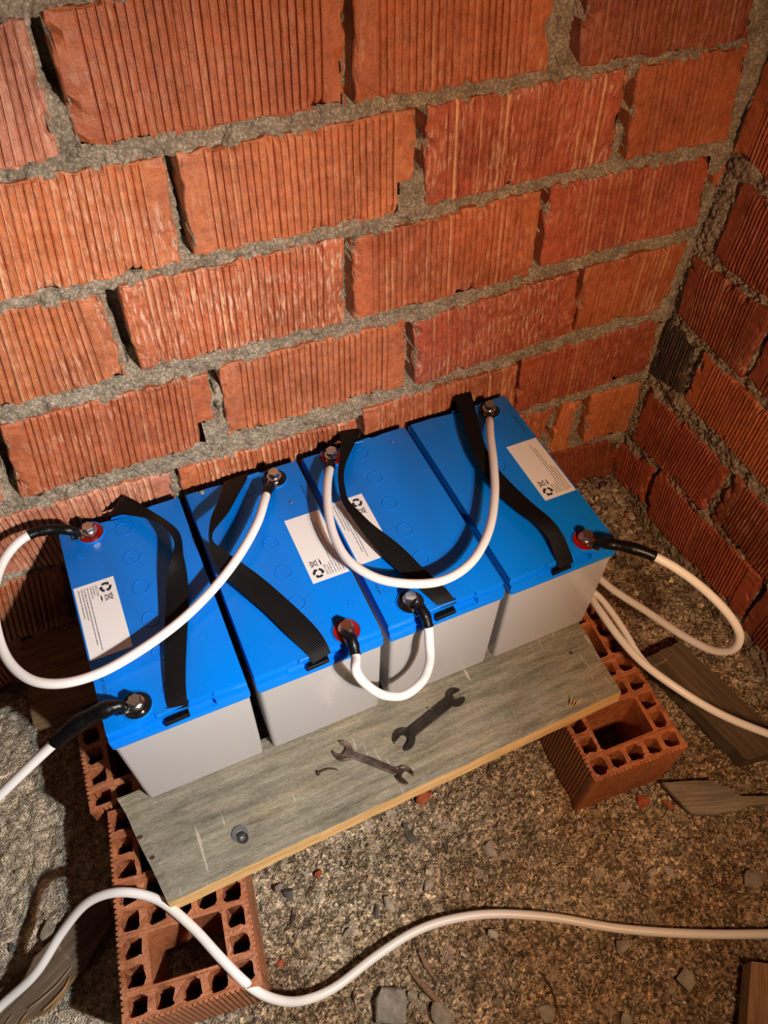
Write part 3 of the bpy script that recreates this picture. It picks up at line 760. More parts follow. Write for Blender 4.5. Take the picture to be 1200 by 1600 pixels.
# printed sheet: recycling arrows, crossed-out bin, heading and rows of fine print
LW, LL = .0525, .115            # across, along (text runs along)
def print_bm():
    bm = bmesh.new()
    def poly(pts): bm.faces.new([bm.verts.new((x, y, 0)) for x, y in pts])
    def bar(x0, y0, x1, y1, w):
        d = Vector((x1 - x0, y1 - y0)).normalized(); n_ = Vector((-d.y, d.x)) * w / 2
        poly([(x0 + n_.x, y0 + n_.y), (x0 - n_.x, y0 - n_.y), (x1 - n_.x, y1 - n_.y), (x1 + n_.x, y1 + n_.y)])
    # u along the text (0..LL), v up (0..LW)
    cx, cy, r = .0135, .0395, .0077
    for k in range(3):      # three chasing arrows
        a0 = math.radians(100 + 120 * k)
        for s in range(5):
            a, b = a0 - math.radians(14 * s), a0 - math.radians(14 * (s + 1) + .5)
            poly([(cx + q_ * math.cos(t), cy + q_ * math.sin(t)) for q_, t in ((r * .55, a), (r * 1.02, a), (r * 1.02, b), (r * .55, b))])
        e = a0 - math.radians(70); tp = e - math.radians(34)
        poly([(cx + r * .36 * math.cos(e), cy + r * .36 * math.sin(e)), (cx + r * 1.2 * math.cos(e), cy + r * 1.2 * math.sin(e)), (cx + r * .78 * math.cos(tp), cy + r * .78 * math.sin(tp))])
    bx, by = .0300, .0395   # crossed-out wheeled bin with its bar
    for s in ((-.0055, .0062, .0055, -.0040), (-.0055, -.0040, .0055, .0062)): bar(bx + s[0], by + s[1], bx + s[2], by + s[3], .0010)
    for s in ((-.0038, .0045, -.0026, -.0035), (.0038, .0045, .0026, -.0035), (-.0050, .0047, .0050, .0047), (-.0026, -.0035, .0026, -.0035), (-.0018, .0060, .0018, .0060)): bar(bx + s[0], by + s[1], bx + s[2], by + s[3], .0008)
    bar(bx - .0048, by - .0082, bx + .0030, by - .0082, .0019); bar(bx + .0040, by - .0082, bx + .0052, by - .0082, .0012)
    rs = random.Random(4)   # fine print, too small to read in the photo
    for u0, u1, v, w in ((.0060, .0215, .0238, .0011), (.0060, .0250, .0205, .0011), (.0060, .1050, .0165, .0011), (.0060, .0960, .0125, .0011), (.0060, .0560, .0090, .0011), (.0060, .0520, .0050, .0011)):
        u = u0
        while u < u1:
            l = rs.uniform(.0018, .0065)
            x = u
            while x < min(u + l, u1):
                hh = rs.choice((.55, .55, .8)); poly([(x, v), (x + .00055, v), (x + .00055, v + w * hh * 1.5), (x, v + w * hh * 1.5)]); x += .0008
            bar(u, v + .0002, min(u + l, u1), v + .0002, .0003); u += l + .0009
    return bm
def text_mesh(body, size):
    cu = bpy.data.curves.new('t', 'FONT'); cu.body = body; cu.size = size
    t = bpy.data.objects.new('t', cu); COL.objects.link(t); dg = bpy.context.evaluated_depsgraph_get(); dg.update()
    me = bpy.data.meshes.new_from_object(t.evaluated_get(dg)); bpy.data.objects.remove(t); bpy.data.curves.remove(cu); return me

def build_first_battery():
    parts = []
    root = empty('battery', (0, 0, 0))
    bm_obj('case', case_bm(), CASE, root, 40)
    bm_obj('lid', lid_bm(), LID, root, 35)
    for k in range(6):
        y = BDP / 2 + (k - 2.5) * .0525; b = lathe_bm([(.0103, 0), (.0106, .0009), (.0112, .0009), (.0115, 0)], 36)
        o = bm_obj('vent_cap', b, LID, root, 60); o.location = (.086, y, BZ)
    for k, (y, ringmat, nm) in enumerate(((BDP - .0245, RED, 'red terminal ring under a hex bolt'), (.031, BLACK, 'black terminal ring under a hex bolt'))):
        t = bm_obj('terminal', lathe_bm([(0, .0012), (.0152, .0012), (.0165, .0022), (.0174, .0010), (.0174, -.001)], 40), ringmat, root, 40)
        t.location = (.0425, y, BZ); t['label'] = nm
        o = bm_obj('rim', lathe_bm([(.0174, .0), (.0178, .0016), (.0188, .0016), (.0196, .0)], 40), LID, t, 40)
        o = bm_obj('washer', lathe_bm([(0, .0012), (.0105, .0012), (.0107, .0016), (.0107, .0026), (.010, .0030), (0, .0030)], 28), STEEL, t, 40); o.location = (0, 0, .0042)
        o = bm_obj('spring_washer', lathe_bm([(.0042, 0), (.0080, 0), (.0082, .0012), (.0080, .0022), (.0042, .0022)], 28), STEEL, t, 40); o.location = (0, 0, .0072)
        o = bm_obj('bolt', hex_bolt_bm(), STEEL, t); o.location = (0, 0, .0094); bm_ = o
    # label
    lab = bm_obj('label', prism_bm([(0, 0), (LW, 0), (LW, LL), (0, LL)], 0, .00025), PAPER, root); lab.location = (.0035, .1115, BZ); lab['label'] = 'white sticker with recycling arrows and crossed-out bin'
    pb = print_bm(); me = text_mesh('AKÜ-TAB', .0042); me.transform(Matrix.Translation((.0060, .0268, 0))); pb.from_mesh(me); bpy.data.meshes.remove(me)
    # text space (u along -y, v along +x) -> label space
    bmesh.ops.transform(pb, matrix=Matrix(((0, 1, 0, 0), (-1, 0, 0, LL), (0, 0, 1, .0004), (0, 0, 0, 1))), verts=pb.verts[:])
    bm_obj('label_print', pb, INK, lab)
    # stamped code and the moulded polarity marks
    sb = bmesh.new(); rs = random.Random(2)
    for k in range(11):
        y = .092 - k * .0034
        for (xa, xb) in ((0, .0009), (.0014, .0022), (.0027, .0036)):
            if rs.random() < .85:
                v = [sb.verts.new(p) for p in ((.0095 + xa, y, 0), (.0095 + xb, y, 0), (.0095 + xb, y + .0021, 0), (.0095 + xa, y + .0021, 0))]; sb.faces.new(v)
    o = bm_obj('date_stamp', sb, STAMP, root); o.location = (0, 0, BZ + .0003)
    for yy in (.060, BDP - .058):
        o = bm_obj('polarity_mark', lathe_bm([(.0042, 0), (.0044, .0005), (.0050, .0005), (.0052, 0)], 24), LID, root, 60); o.location = (.022, yy - .001, BZ)
        b = box_bm(-.0028, .0028, -.0005, .0005, 0, .0005); m2 = bm_obj('sign', b, LID, o)
    for s in (0, 1):     # webbing tail tucked into the slot at each end, and the little hook over it
        b = prism_bm([(.066, .0005), (.0965, .0015), (.0965, .0105), (.070, .0085)], .1960, .2030, .001)
        if s: bmesh.ops.transform(b, matrix=Matrix.Translation((BWD, BDP, 0)) @ Matrix.Rotation(math.pi, 4, 'Z'), verts=b.verts[:])
        bm_obj('strap_tail', b, WEB, root)
        b = prism_bm([(.058, .0115), (.0600, .0085), (.0975, .0085), (.0985, .0105), (.0720, .0140)], .2085, BZ + .0002, .0006)
        if s: bmesh.ops.transform(b, matrix=Matrix.Translation((BWD, BDP, 0)) @ Matrix.Rotation(math.pi, 4, 'Z'), verts=b.verts[:])
        bm_obj('strap_hook', b, LID, root)
    return root
def ribbon(name, L, R, mat, parent, th=.0016):
    l = smooth_path(spline(L, 6), 2); r = smooth_path(spline(R, 6), 2); n = len(l); V = []; uv = []; F = []; d = 0.0
    for i in range(n):
        t = ((l[min(i + 1, n - 1)] + r[min(i + 1, n - 1)]) - (l[max(i - 1, 0)] + r[max(i - 1, 0)])).normalized()
        w = (r[i] - l[i]); nn = w.cross(t).normalized() * th / 2
        if i: d += ((l[i] + r[i]) / 2 - (l[i - 1] + r[i - 1]) / 2).length
        for k in range(5):
            f = k / 4; p = l[i] + w * f; V.append(p + nn * (1 if 0 < k < 4 else .6)); uv.append((f, d))
        for k in range(5):
            f = 1 - k / 4; p = l[i] + w * f; V.append(p - nn * (1 if 0 < k < 4 else .6)); uv.append((f, d))
    for i in range(n - 1):
        for k in range(10):
            j = (k + 1) % 10; F.append((i * 10 + k, i * 10 + j, (i + 1) * 10 + j, (i + 1) * 10 + k))
    F.append(tuple(range(10))); F.append(tuple((n - 1) * 10 + k for k in range(9, -1, -1)))
    o = mesh_obj(name, V, F, mat, None, True, None, uv); o.data.set_sharp_from_angle(angle=math.radians(50))
    if parent is not None:
        mi = (Matrix.Translation(parent.location) @ parent.rotation_euler.to_matrix().to_4x4()).inverted(); o.data.transform(mi); o.parent = parent
    return o
STRAPS = [
 [(168, 802, .366, 205, 790, .366), (170, 806, .374, 187, 780, .380), (190, 804, .383, 197, 776, .390), (207, 806, .391, 215, 784, .395), (226, 809, .400, 234, 797, .397), (251, 818, .407, 258, 812, .394), (267, 835, .409, 278, 829, .394), (273, 850, .404, 284, 844, .392), (268, 872, .397, 286, 865, .390), (262, 900, .390, 292, 893, .387), (259, 940, .384, 295, 937, .383), (257, 1000, .379, 292, 1000, .379), (258, 1060, .3755, 290, 1056, .3755), (261, 1097, .3725, 292, 1092, .3725), (263, 1112, .368, 295, 1104, .368)],
 [(350, 753, .367, 388, 739, .367), (347, 765, .378, 384, 752, .376), (340, 785, .390, 372, 773, .388), (331, 805, .400, 356, 802, .397), (327, 822, .405, 341, 820, .402), (326, 836, .407, 332, 834, .405), (327, 850, .404, 333, 846, .404), (331, 867, .400, 350, 860, .399), (348, 897, .394, 376, 878, .393), (383, 930, .387, 410, 903, .386), (417, 960, .382, 447, 935, .381), (450, 994, .377, 477, 963, .377), (470, 1013, .3735, 500, 988, .3745), (484, 1028, .371, 513, 1010, .3715), (489, 1037, .366, 517, 1020, .367)],
 [(534, 694, .366, 563, 684, .366), (532, 674, .380, 563, 672, .380), (532, 686, .386, 560, 681, .385), (531, 706, .392, 550, 702, .389), (529, 727, .397, 541, 723, .393), (528, 745, .400, 537, 742, .393), (530, 765, .400, 539, 762, .392), (534, 783, .399, 544, 781, .391), (545, 801, .396, 559, 797, .391), (560, 823, .392, 583, 820, .390), (583, 853, .387, 610, 840, .386), (610, 881, .382, 637, 863, .382), (637, 905, .378, 663, 890, .378), (660, 924, .375, 691, 914, .375), (677, 940, .3725, 706, 931, .3725), (688, 951, .367, 713, 942, .367)],
 [(707, 636, .366, 738, 627, .366), (704, 614, .382, 735, 610, .382), (712, 628, .386, 739, 624, .386), (720, 645, .389, 743, 640, .388), (727, 673, .393, 750, 669, .392), (737, 703, .395, 760, 701, .394), (749, 729, .394, 774, 727, .393), (762, 750, .391, 791, 747, .390), (781, 773, .389, 813, 769, .388), (802, 793, .390, 836, 790, .389), (825, 811, .392, 857, 807, .391), (845, 826, .390, 870, 821, .390), (858, 843, .385, 881, 838, .385), (866, 868, .376, 890, 860, .376), (872, 881, .3715, 894, 871, .3715), (873, 888, .366, 896, 879, .366)],
]
BLAB = ['leftmost blue and grey battery, red terminal at its back left corner', 'second blue and grey battery from the left, strap bent in a V', 'third blue and grey battery from the left, sticker half under its strap', 'rightmost blue and grey battery, red terminal beside its front strap end']
b0 = build_first_battery(); batteries = [b0]
for i in range(1, 4):
    r = empty('battery', (0, 0, 0)); batteries.append(r)
    for ch in list(b0.children): copy_part(ch, r)
for i, r in enumerate(batteries):
    o = batt_world(i)
    if i % 2:   # turned end for end
        r.rotation_euler = (0, 0, BA + math.pi); off = Matrix.Rotation(BA, 3, 'Z') @ Vector((BWD, BDP, 0)); r.location = o + off
    else:
        r.rotation_euler = (0, 0, BA); r.location = o
    tag(r, BLAB[i], 'battery', 'row of blue and grey batteries')
    S = STRAPS[i]
    ribbon('carry_strap', [at(a[0], a[1], a[2]) for a in S], [at(a[3], a[4], a[5]) for a in S], WEB, r)

# ------------------------------------------------------------------ cables
CR = .0062
def bpt(i, lx, ly, z):     # point in the unturned frame of battery i
    p = batt_world(i) + Matrix.Rotation(BA, 3, 'Z') @ Vector((lx, ly, 0)); p.z = z; return p
ZL = ZP + BZ
TERM = {(0, 'b'): (.0425, BDP - .0245), (0, 'f'): (.0425, .031), (1, 'b'): (BWD - .0425, BDP - .031), (1, 'f'): (BWD - .0425, .0245), (2, 'b'): (.0425, BDP - .0245), (2, 'f'): (.0425, .031), (3, 'b'): (BWD - .0425, BDP - .031), (3, 'f'): (BWD - .0425, .0245)}
def lug(center, toward, parent):
    d = Vector((toward.x - center.x, toward.y - center.y, 0)).normalized(); n_ = Vector((-d.y, d.x, 0)); P = []
    for k in range(13):
        a = math.radians(70 + 220 * k / 12); P.append(d * (.0095 * math.cos(a)) + n_ * (.0095 * math.sin(a)))
    P += [d * .024 - n_ * .0062, d * .024 + n_ * .0062]
    bm = prism_bm([(p.x, p.y) for p in P], 0, .0018, .0003); o = bm_obj('cable_lug', bm, STEEL, parent); o.location = (center.x, center.y, ZL + .0024); o['label'] = 'flat metal ring lug'
    return center + d * .016 + Vector((0, 0, ZL + .0034 - center.z))
def cable(label, path, ends=(), group='white battery cables', r=CR, bulk=1.0):
    """path: spline points of the whole run; ends: (index of side 0/1, terminal, metres of black tape)"""
    root = empty('cable', path[0]); tag(root, label, 'cable', group)
    def loc(o): o.data.transform(Matrix.Translation(-root.location)); return o
    pts = list(path)
    for side, term, ln in ends:
        i, e = term; c = bpt(i, *TERM[term], ZL + .0024); nxt = pts[0] if side == 0 else pts[-1]
        l0 = lug(c, nxt, root); l0o = root.children[-1] if False else None
        if side == 0: pts.insert(0, l0)
        else: pts.append(l0)
    for ch in list(root.children): ch.location = Vector(ch.location) - root.location
    P = smooth_path(spline(pts, 14), 6); cum = [0]
    for a, b in zip(P, P[1:]): cum.append(cum[-1] + (b - a).length)
    T = cum[-1]; s0 = 0; s1 = T
    for side, term, ln in ends:
        if side == 0: s0 = ln
        else: s1 = T - ln
    w = [p for p, c in zip(P, cum) if s0 - .004 <= c <= s1 + .004]; loc(tube('sheath', w, r, SHEATH, root, 18))
    for side, term, ln in ends:
        seg = [p for p, c in zip(P, cum) if (c <= s0 if side == 0 else c >= s1)]
        if side == 1: seg = seg[::-1]
        k = len(seg)
        o = loc(tube('tape_wrap', seg, lambda t: r * (.72 + (.45 * bulk) * min(1, t * 2.2)) + .0012 * math.sin(t * 19) * .35 * bulk, TAPE, root, 16, True, .10)); o['label'] = 'black tape wound over the cable end'
    return root
A_ = at
cable('white jumper cable arching from the leftmost battery back terminal to the second battery',
      [A_(112, 829, .387), A_(72, 828, .396), A_(38, 840, .398), A_(8, 872, .395), A_(-10, 925, .391), A_(-6, 982, .388), A_(14, 1034, .386), A_(50, 1063, .385), A_(95, 1068, .385), A_(150, 1054, .386), A_(210, 1022, .388), A_(280, 972, .390), A_(335, 918, .394), A_(375, 866, .397), A_(403, 815, .398), A_(414, 780, .394), A_(420, 762, .386)],
      [(0, (0, 'b'), .070), (1, (1, 'b'), .040)])
cable('white cable with bulky black tape leaving the leftmost battery front terminal',
      [A_(188, 1102, .384), A_(160, 1110, .384), A_(128, 1126, .376), A_(100, 1148, .364), A_(62, 1182, .342), A_(10, 1232, .312), A_(-60, 1300, .27), A_(-140, 1375, .23)], [(0, (0, 'f'), .100)], bulk=2.0)
cable('short white jumper hanging in front between second and third battery',
      [bpt(1, BWD - .044, .004, .386), bpt(1, BWD - .046, -.014, .374), aty(556, 1048, -.385), aty(575, 1072, -.392), aty(603, 1087, -.395), aty(635, 1085, -.393), aty(660, 1064, -.388), aty(671, 1036, -.381), aty(671, 1008, -.374), bpt(2, .0475, -.008, .378), bpt(2, .0455, .008, .387)],
      [(0, (1, 'f'), .036), (1, (2, 'f'), .042)])
cable('white U-shaped jumper lying over the third and fourth batteries',
      [A_(516, 730, .390), A_(512, 752, .398), A_(512, 790, .402), A_(521, 835, .402), A_(545, 876, .401), A_(588, 903, .400), A_(640, 912, .400), A_(692, 907, .400), A_(735, 880, .401), A_(763, 832, .403), A_(773, 775, .404), A_(771, 722, .402), A_(766, 680, .396), A_(765, 658, .387)],
      [(0, (2, 'b'), .036), (1, (3, 'b'), .024)])
cable('white cable looping right from the rightmost battery front terminal and back behind it',
      [A_(940, 849, .386), A_(972, 853, .392), A_(1010, 864, .392), A_(1055, 887, .380), A_(1105, 925, .352), A_(1143, 966, .318), A_(1156, 995, .286), A_(1146, 1014, .255), A_(1118, 1017, .228), A_(1075, 998, .205), A_(1010, 955, .180), A_(948, 914, .165), Vector((.765, -.21, .162)), Vector((.70, -.10, .163))],
      [(0, (3, 'f'), .088)], bulk=1.35)
cable('long white cable running from behind the rightmost battery to the right frame edge',
      [Vector((.700, -.245, .164)), A_(915, 925, .166), A_(934, 950, .170), A_(965, 993, .172), A_(1000, 1032, .172), A_(1050, 1070, .168), A_(1120, 1113, .15), A_(1210, 1150, .12), A_(1290, 1175, .09), A_(1380, 1205, .05), A_(1460, 1240, .008)], group=None)
cable('thinner looking white cable end tucked beneath the long right cable',
      [Vector((.715, -.235, .1625)), A_(930, 927, .1625), A_(952, 952, .161), A_(978, 990, .158), A_(998, 1024, .154), A_(1022, 1050, .146), A_(1048, 1071, .135)], group=None, r=.0055)
cable('loose white cable snaking across the foreground over the nearest hollow brick',
      [A_(-60, 1632, .012), A_(0, 1573, .020), A_(55, 1522, .045), A_(98, 1455, .078), A_(140, 1408, .118), A_(188, 1394, BH + CR + .003), A_(245, 1405, BH + CR + .001), A_(300, 1448, BH + CR), A_(345, 1497, BH + CR), A_(390, 1541, .120), A_(432, 1562, .075), A_(475, 1563, .025), A_(520, 1545, .009), A_(590, 1492, .008), A_(660, 1450, .008), A_(750, 1429, .008), A_(860, 1433, .008), A_(960, 1450, .007), A_(1080, 1459, .007), A_(1210, 1459, .007), A_(1300, 1455, .007), A_(1400, 1440, .007), A_(1500, 1420, .007)], group=None)

# ------------------------------------------------------------------ spanners
def spanner_outline(L, hw, r0, r1, off0, off1, jaw0, jaw1):
    """double open ended spanner lying along +x; heads at x=0 and x=L"""
    def head(cx, r, dirn, jaw, back):
        P = []; a_in = math.asin(min(.9, hw / r)); half = jaw / 2; ts = math.asin(half / r)
        s = back + a_in; e = dirn - ts
        if dirn < back: e += 2 * math.pi
        n_ = 12
        for i in range(n_ + 1):
            a = s + (e - s) * i / n_
            k = 1 + .10 * max(0, (i / n_ - .55))
            P.append((cx + r * k * math.cos(a), r * k * math.sin(a)))
        d = Vector((math.cos(dirn), math.sin(dirn))); nn = Vector((-d.y, d.x))
        dep = -.30 * r
        for f, g in ((.72, -1), (dep / r + .22, -1), (dep / r, -.62), (dep / r, .62), (dep / r + .22, 1), (.72, 1)):
            p = d * (f * r) + nn * (g * half); P.append((cx + p.x, p.y))
        s2 = dirn + ts; e2 = back - a_in + 2 * math.pi
        while s2 > e2: s2 -= 2 * math.pi
        while e2 - s2 > 2 * math.pi: e2 -= 2 * math.pi
        for i in range(n_ + 1):
            a = s2 + (e2 - s2) * i / n_; k = 1 + .10 * max(0, .45 - i / n_)
            P.append((cx + r * k * math.cos(a), r * k * math.sin(a)))
        return P
    h1 = head(L, r1, off1, jaw1, -math.pi)       # right head, handle behind it (towards -x)
    h0 = head(0, r0, math.pi + off0, jaw0, 0.0)
    return h1, h0
def spanner(name, p0, p1, hw, r0, r1, off0, off1, jaw0, jaw1, mat, label, z, tilt=0.0, th=.0058, inset=None):
    d = p1 - p0; L = Vector((d.x, d.y)).length
    h1, h0 = spanner_outline(L, hw, r0, r1, off0, off1, jaw0, jaw1)
    poly = h1 + h0
    bm = prism_bm(poly, 0, th, .0011, 2)
    root = empty(name, (p0.x, p0.y, z), math.atan2(d.y, d.x)); root.rotation_euler.x = tilt; tag(root, label, 'spanner', 'open-ended spanners on the plank')
    body = bm_obj('body', bm, mat, root, 40)
    w = hw * .50     # raised ribs along both edges of the shank
    for s in (-1, 1):
        bm_obj('shank_rib', box_bm(r0 * .95, L - r1 * .95, s * hw * .93 - hw * .17, s * hw * .93 + hw * .17, th * .15, th + .0011, .0006), inset or mat, root)
    return root
spanner('open_ended_spanner', at(632, 1155, ZP + .003), at(712, 1090, ZP + .003), .0062, .0158, .0138, math.radians(15), math.radians(-10), .0165, .0140, OLDSTEEL, 'blackened spanner lying nearer the right battery fronts', ZP + .0006)
spanner('open_ended_spanner', at(536, 1174, ZP + .003), at(632, 1211, ZP + .003), .0048, .0140, .0125, math.radians(-12), math.radians(-14), .0150, .0125, RUSTSTEEL, 'worn chrome spanner pointing at the bright front edge of the plank', ZP + .0006, 0, .0055, CHROME)

# washers, nail, twig, crumbs on the plank and lids
def washer(ro, ri, h, p, rx, label, mat):
    o = bm_obj('washer', lathe_bm([(ri, 0), (ro, 0), (ro, h), (ri, h), (ri, 0)], 36), mat, None, 40); o.location = p; o.rotation_euler = (rx, 0, .4); tag(o, label, 'washer'); return o
washer(.0108, .0052, .0016, at(375, 1303, ZP + .001), 0, 'flat grey washer lying on the weathered plank', ZINC)
washer(.0072, .0044, .0024, at(380, 1310, ZP + .0035), .12, 'small shiny spring washer resting on the flat washer', STEEL)
nail = tube('bent_nail', spline([at(497, 1208, ZP + .003), at(507, 1203, ZP + .003), at(516, 1201, ZP + .003), at(528, 1203, ZP + .002)], 5), .0011, RUST, None, 8); tag(nail, 'bent rusty nail lying on the plank left of the chrome spanner', 'nail')
nh = tube('nail_head', [at(496, 1205, ZP + .0022), at(498, 1211, ZP + .0022)], .0022, RUST, nail, 8)
tw = tube('wood_chip', spline([at(668, 1106, ZP + .002), at(676, 1110, ZP + .003), at(684, 1110, ZP + .002)], 4), .0012, BARK, None, 6); tag(tw, 'tiny chip of wood touching the blackened spanner', 'wood chip')
for k in range(3):
    a = at(890 + k * 4, 1102, ZP); b = at(896 + 7 * k, 1087 + 2 * k, ZP + .012)
    t_ = tube('splinter', [a, (a + b) / 2 + Vector((0, 0, .002)), b], lambda t: .0014 * (1.05 - t), PLANK_EDGE, None, 6)
    mi = (Matrix.Translation(grey_plank.location) @ grey_plank.rotation_euler.to_matrix().to_4x4()).inverted(); t_.data.transform(mi); t_.parent = grey_plank
hull_stone('pebble', PALESTONE, at(315, 770, ZL + .003), (.010, .009, .007), .3, 14, 1, 'pale pebble on the second battery lid, back left corner')
hull_stone('pebble', GREYSTONE, at(455, 785, ZL + .0015), (.006, .004, .003), .8, 12, 2, 'tiny grey crumb behind the second battery sticker')
hull_stone('pebble', GREYSTONE, at(613, 691, ZL + .0012), (.005, .004, .003), .1, 12, 3, 'tiny grey crumb near the back edge of the third battery lid')
hull_stone('pebble', REDSHARD, at(752, 813, ZL + .0012), (.005, .003, .003), .1, 12, 4, 'tiny reddish crumb on the rightmost battery lid')

# ------------------------------------------------------------------ things lying on the ground
def fz(p): return float(floor_h(p.x, p.y))
def rubble(name, mat, u, v, w, d, h, rz, seed, label, cat='stone', n=14, group=None):
    p = at(u, v, .004); z = fz(p); return hull_stone(name, mat, Vector((p.x, p.y, z + h * .32)), (w, d, h), rz, n, seed, label, cat, group)
rubble('brick_shard', REDSHARD, 663, 1241, .036, .022, .014, .2, 11, 'red brick shard just below the plank front edge', 'brick shard')
rubble('brick_shard', REDSHARD, 497, 1362, .017, .013, .010, .5, 12, 'small red crumb lying on the ground below the washers', 'brick shard')
rubble('brick_shard', REDSHARD, 437, 1502, .014, .016, .010, .5, 13, 'small red crumb right of the nearest hollow brick', 'brick shard')
rubble('slate_chip', DARKSTONE, 640, 1301, .018, .034, .010, .5, 14, 'dark grey slate chip below the red brick shard')
rubble('slate_chip', DARKSTONE, 634, 1288, .010, .018, .008, .1, 15, 'thin dark slate sliver above the larger slate chip')
rubble('slate_chip', DARKSTONE, 449, 1393, .018, .022, .012, .9, 16, 'black stone beside the grey pebble, under the plank left half')
rubble('stone', GREYSTONE, 436, 1385, .016, .022, .012, .2, 17, 'flat grey pebble touching the black stone')
rubble('slate_chip', DARKSTONE, 588, 1420, .014, .026, .010, -.3, 18, 'dark chip standing in the middle of the foreground ground')
rubble('stone', PALESTONE, 608, 1408, .018, .030, .012, .2, 19, 'pale stone right of the dark foreground chip')
rubble('stone', GREYSTONE, 668, 1380, .026, .022, .011, .3, 20, 'beige flat stone in the middle ground right of the slate chip')
rubble('stone', PALESTONE, 772, 1325, .030, .036, .012, .6, 21, 'broad pale stone half sunk below the right hollow brick')
rubble('stone', GREYSTONE, 643, 1553, .026, .018, .010, -.3, 22, 'small triangular grey stone above the flat oval pebble')
rubble('stone', PALESTONE, 660, 1556, .010, .014, .010, 0, 23, 'tiny cream stone between triangular stone and splinter')
rubble('stone', GREYSTONE, 692, 1586, .030, .042, .012, .25, 24, 'smooth flat oval grey pebble at the bottom edge', n=26)
rubble('stone', PALESTONE, 33, 1503, .028, .030, .022, .3, 25, 'knobbly pinkish white stone above the lower left cable', n=18)
rubble('stone', GREYSTONE, 75, 1447, .034, .050, .016, -.4, 26, 'greenish grey flat stone left of the cable hump')
rubble('stone', DARKSTONE, 12, 1478, .014, .018, .012, 0, 27, 'dark broken stone at the left frame edge')
rubble('stone', GREYSTONE, 1020, 1250, .014, .018, .010, .2, 28, 'small dull stone by the right hollow brick corner')
rubble('brick_shard', REDSHARD, 1008, 1246, .026, .032, .020, .9, 29, 'orange brick chunk against the right hollow brick base', 'brick shard')
rubble('brick_shard', REDSHARD, 1050, 1252, .012, .030, .010, .4, 30, 'dark red sliver by the flat wood offcut tip', 'brick shard')
rubble('stone', PALESTONE, 903, 1286, .018, .020, .016, .1, 31, 'pale crumb at the front corner of the right hollow brick')
rubble('slate_chip', DARKSTONE, 816, 1255, .010, .010, .008, .1, 32, 'tiny dark stone under the plank near the right hollow brick')
rubble('stone', GREYSTONE, 856, 1580, .028, .034, .014, .5, 33, 'rounded grey stone at the bottom right of centre')
rubble('stone', PALESTONE, 1052, 1358, .020, .026, .012, .2, 34, 'cream stone on the right foreground ground, larger of two')
rubble('stone', PALESTONE, 1024, 1358, .020, .014, .010, .2, 35, 'cream stone on the right foreground ground, smaller of two')
rubble('stone', GREYSTONE, 1180, 1370, .040, .032, .014, .2, 36, 'dim grey slab stone at the right frame edge')
rubble('stone', GREYSTONE, 975, 1475, .030, .024, .014, .2, 37, 'grey stone just below the foreground cable')
rubble('stone', GREYSTONE, 1075, 1530, .040, .030, .012, .5, 38, 'half buried stone left of the brown wood block')
rubble('stone', GREYSTONE, 982, 1592, .020, .022, .014, .2, 39, 'dark rounded stone at the bottom frame edge')
rubble('stone', GREYSTONE, 545, 1455, .020, .016, .010, .1, 40, 'angular beige stone just above the dip of the foreground cable')
rubble('stone', PALESTONE, 770, 1452, .020, .028, .012, .3, 41, 'pale angular stone just under the foreground cable middle')
# the larger grey mortar lump with one straight side
p = at(612, 1572, .012); b = prism_bm([(-.024, -.010), (.012, -.024), (.025, .006), (.018, .018), (-.008, .026), (-.018, .014)], 0, .022, .002, 1)
for vtx in b.verts: vtx.co += Vector((random.uniform(-.001, .001), random.uniform(-.001, .001), random.uniform(-.0015, .0015)))
o = bm_obj('mortar_lump', b, stone_material('grey mortar lump', (.25, .23, .19)), None); o.location = (p.x, p.y, fz(p) - .003); o.rotation_euler = (0, 0, -.15); tag(o, 'squarish grey mortar lump at the bottom edge left of the oval pebble', 'stone')

def board(name, corners, z0s, th, mat, label, edge=None, cat='board', jag=.0015):
    """thin board from an outline in world x, y with a height for each corner"""
    poly = [Vector((c[0], c[1], z)) for c, z in zip(corners, z0s)]; pts = []; k = len(poly)
    for i in range(k):
        a, b_ = poly[i], poly[(i + 1) % k]; n_ = max(1, int((b_ - a).length / .012))
        for j in range(n_):
            q = a.lerp(b_, j / n_); e = jag if j else 0; pts.append(q + Vector((random.uniform(-e, e), random.uniform(-e, e), 0)))
    o0 = sum(pts, Vector()) / len(pts); o0.z = 0
    lo = max(range(k), key=lambda i: (poly[(i + 1) % k] - poly[i]).length); dv = poly[(lo + 1) % k] - poly[lo]; ang = math.atan2(dv.y, dv.x)
    rot = Matrix.Rotation(-ang, 3, 'Z')
    bm = bmesh.new(); A = [bm.verts.new(rot @ (q - o0)) for q in pts]; B = [bm.verts.new(rot @ (q - o0) + Vector((0, 0, th))) for q in pts]
    bm.faces.new(A[::-1]); bm.faces.new(B); m_ = len(pts)
    side = [bm.faces.new((A[i], A[(i + 1) % m_], B[(i + 1) % m_], B[i])) for i in range(m_)]
    for f in side: f.material_index = 1 if edge else 0
    o = bm_obj(name, bm, [mat, edge] if edge else mat, None); o.location = o0; o.rotation_euler = (0, 0, ang); tag(o, label, cat); return o
g = lambda u, v, z=.01: (at(u, v, z).x, at(u, v, z).y)
board('wooden_board', [g(1008, 1030, .02), g(1165, 1190, .02), g(1215, 1175, .02), g(1215, 1150, .02), g(1062, 1004, .02)], [-.008] * 5, .034, DARKWOOD, 'dark damp board on the ground right of the right hollow brick')
board('wooden_board', [g(-40, 1590, .012), g(-40, 1700, .012), g(30, 1600, .012), g(78, 1575, .012), g(128, 1512, .012), g(172, 1440, .012), g(168, 1400, .012), g(120, 1425, .012)], [-.002] * 8, .012, DARKWOOD, 'splintered board under the cable in the lower left corner', BROWNEDGE, jag=.002)
ll = bpy.data.objects['wooden_board.001']
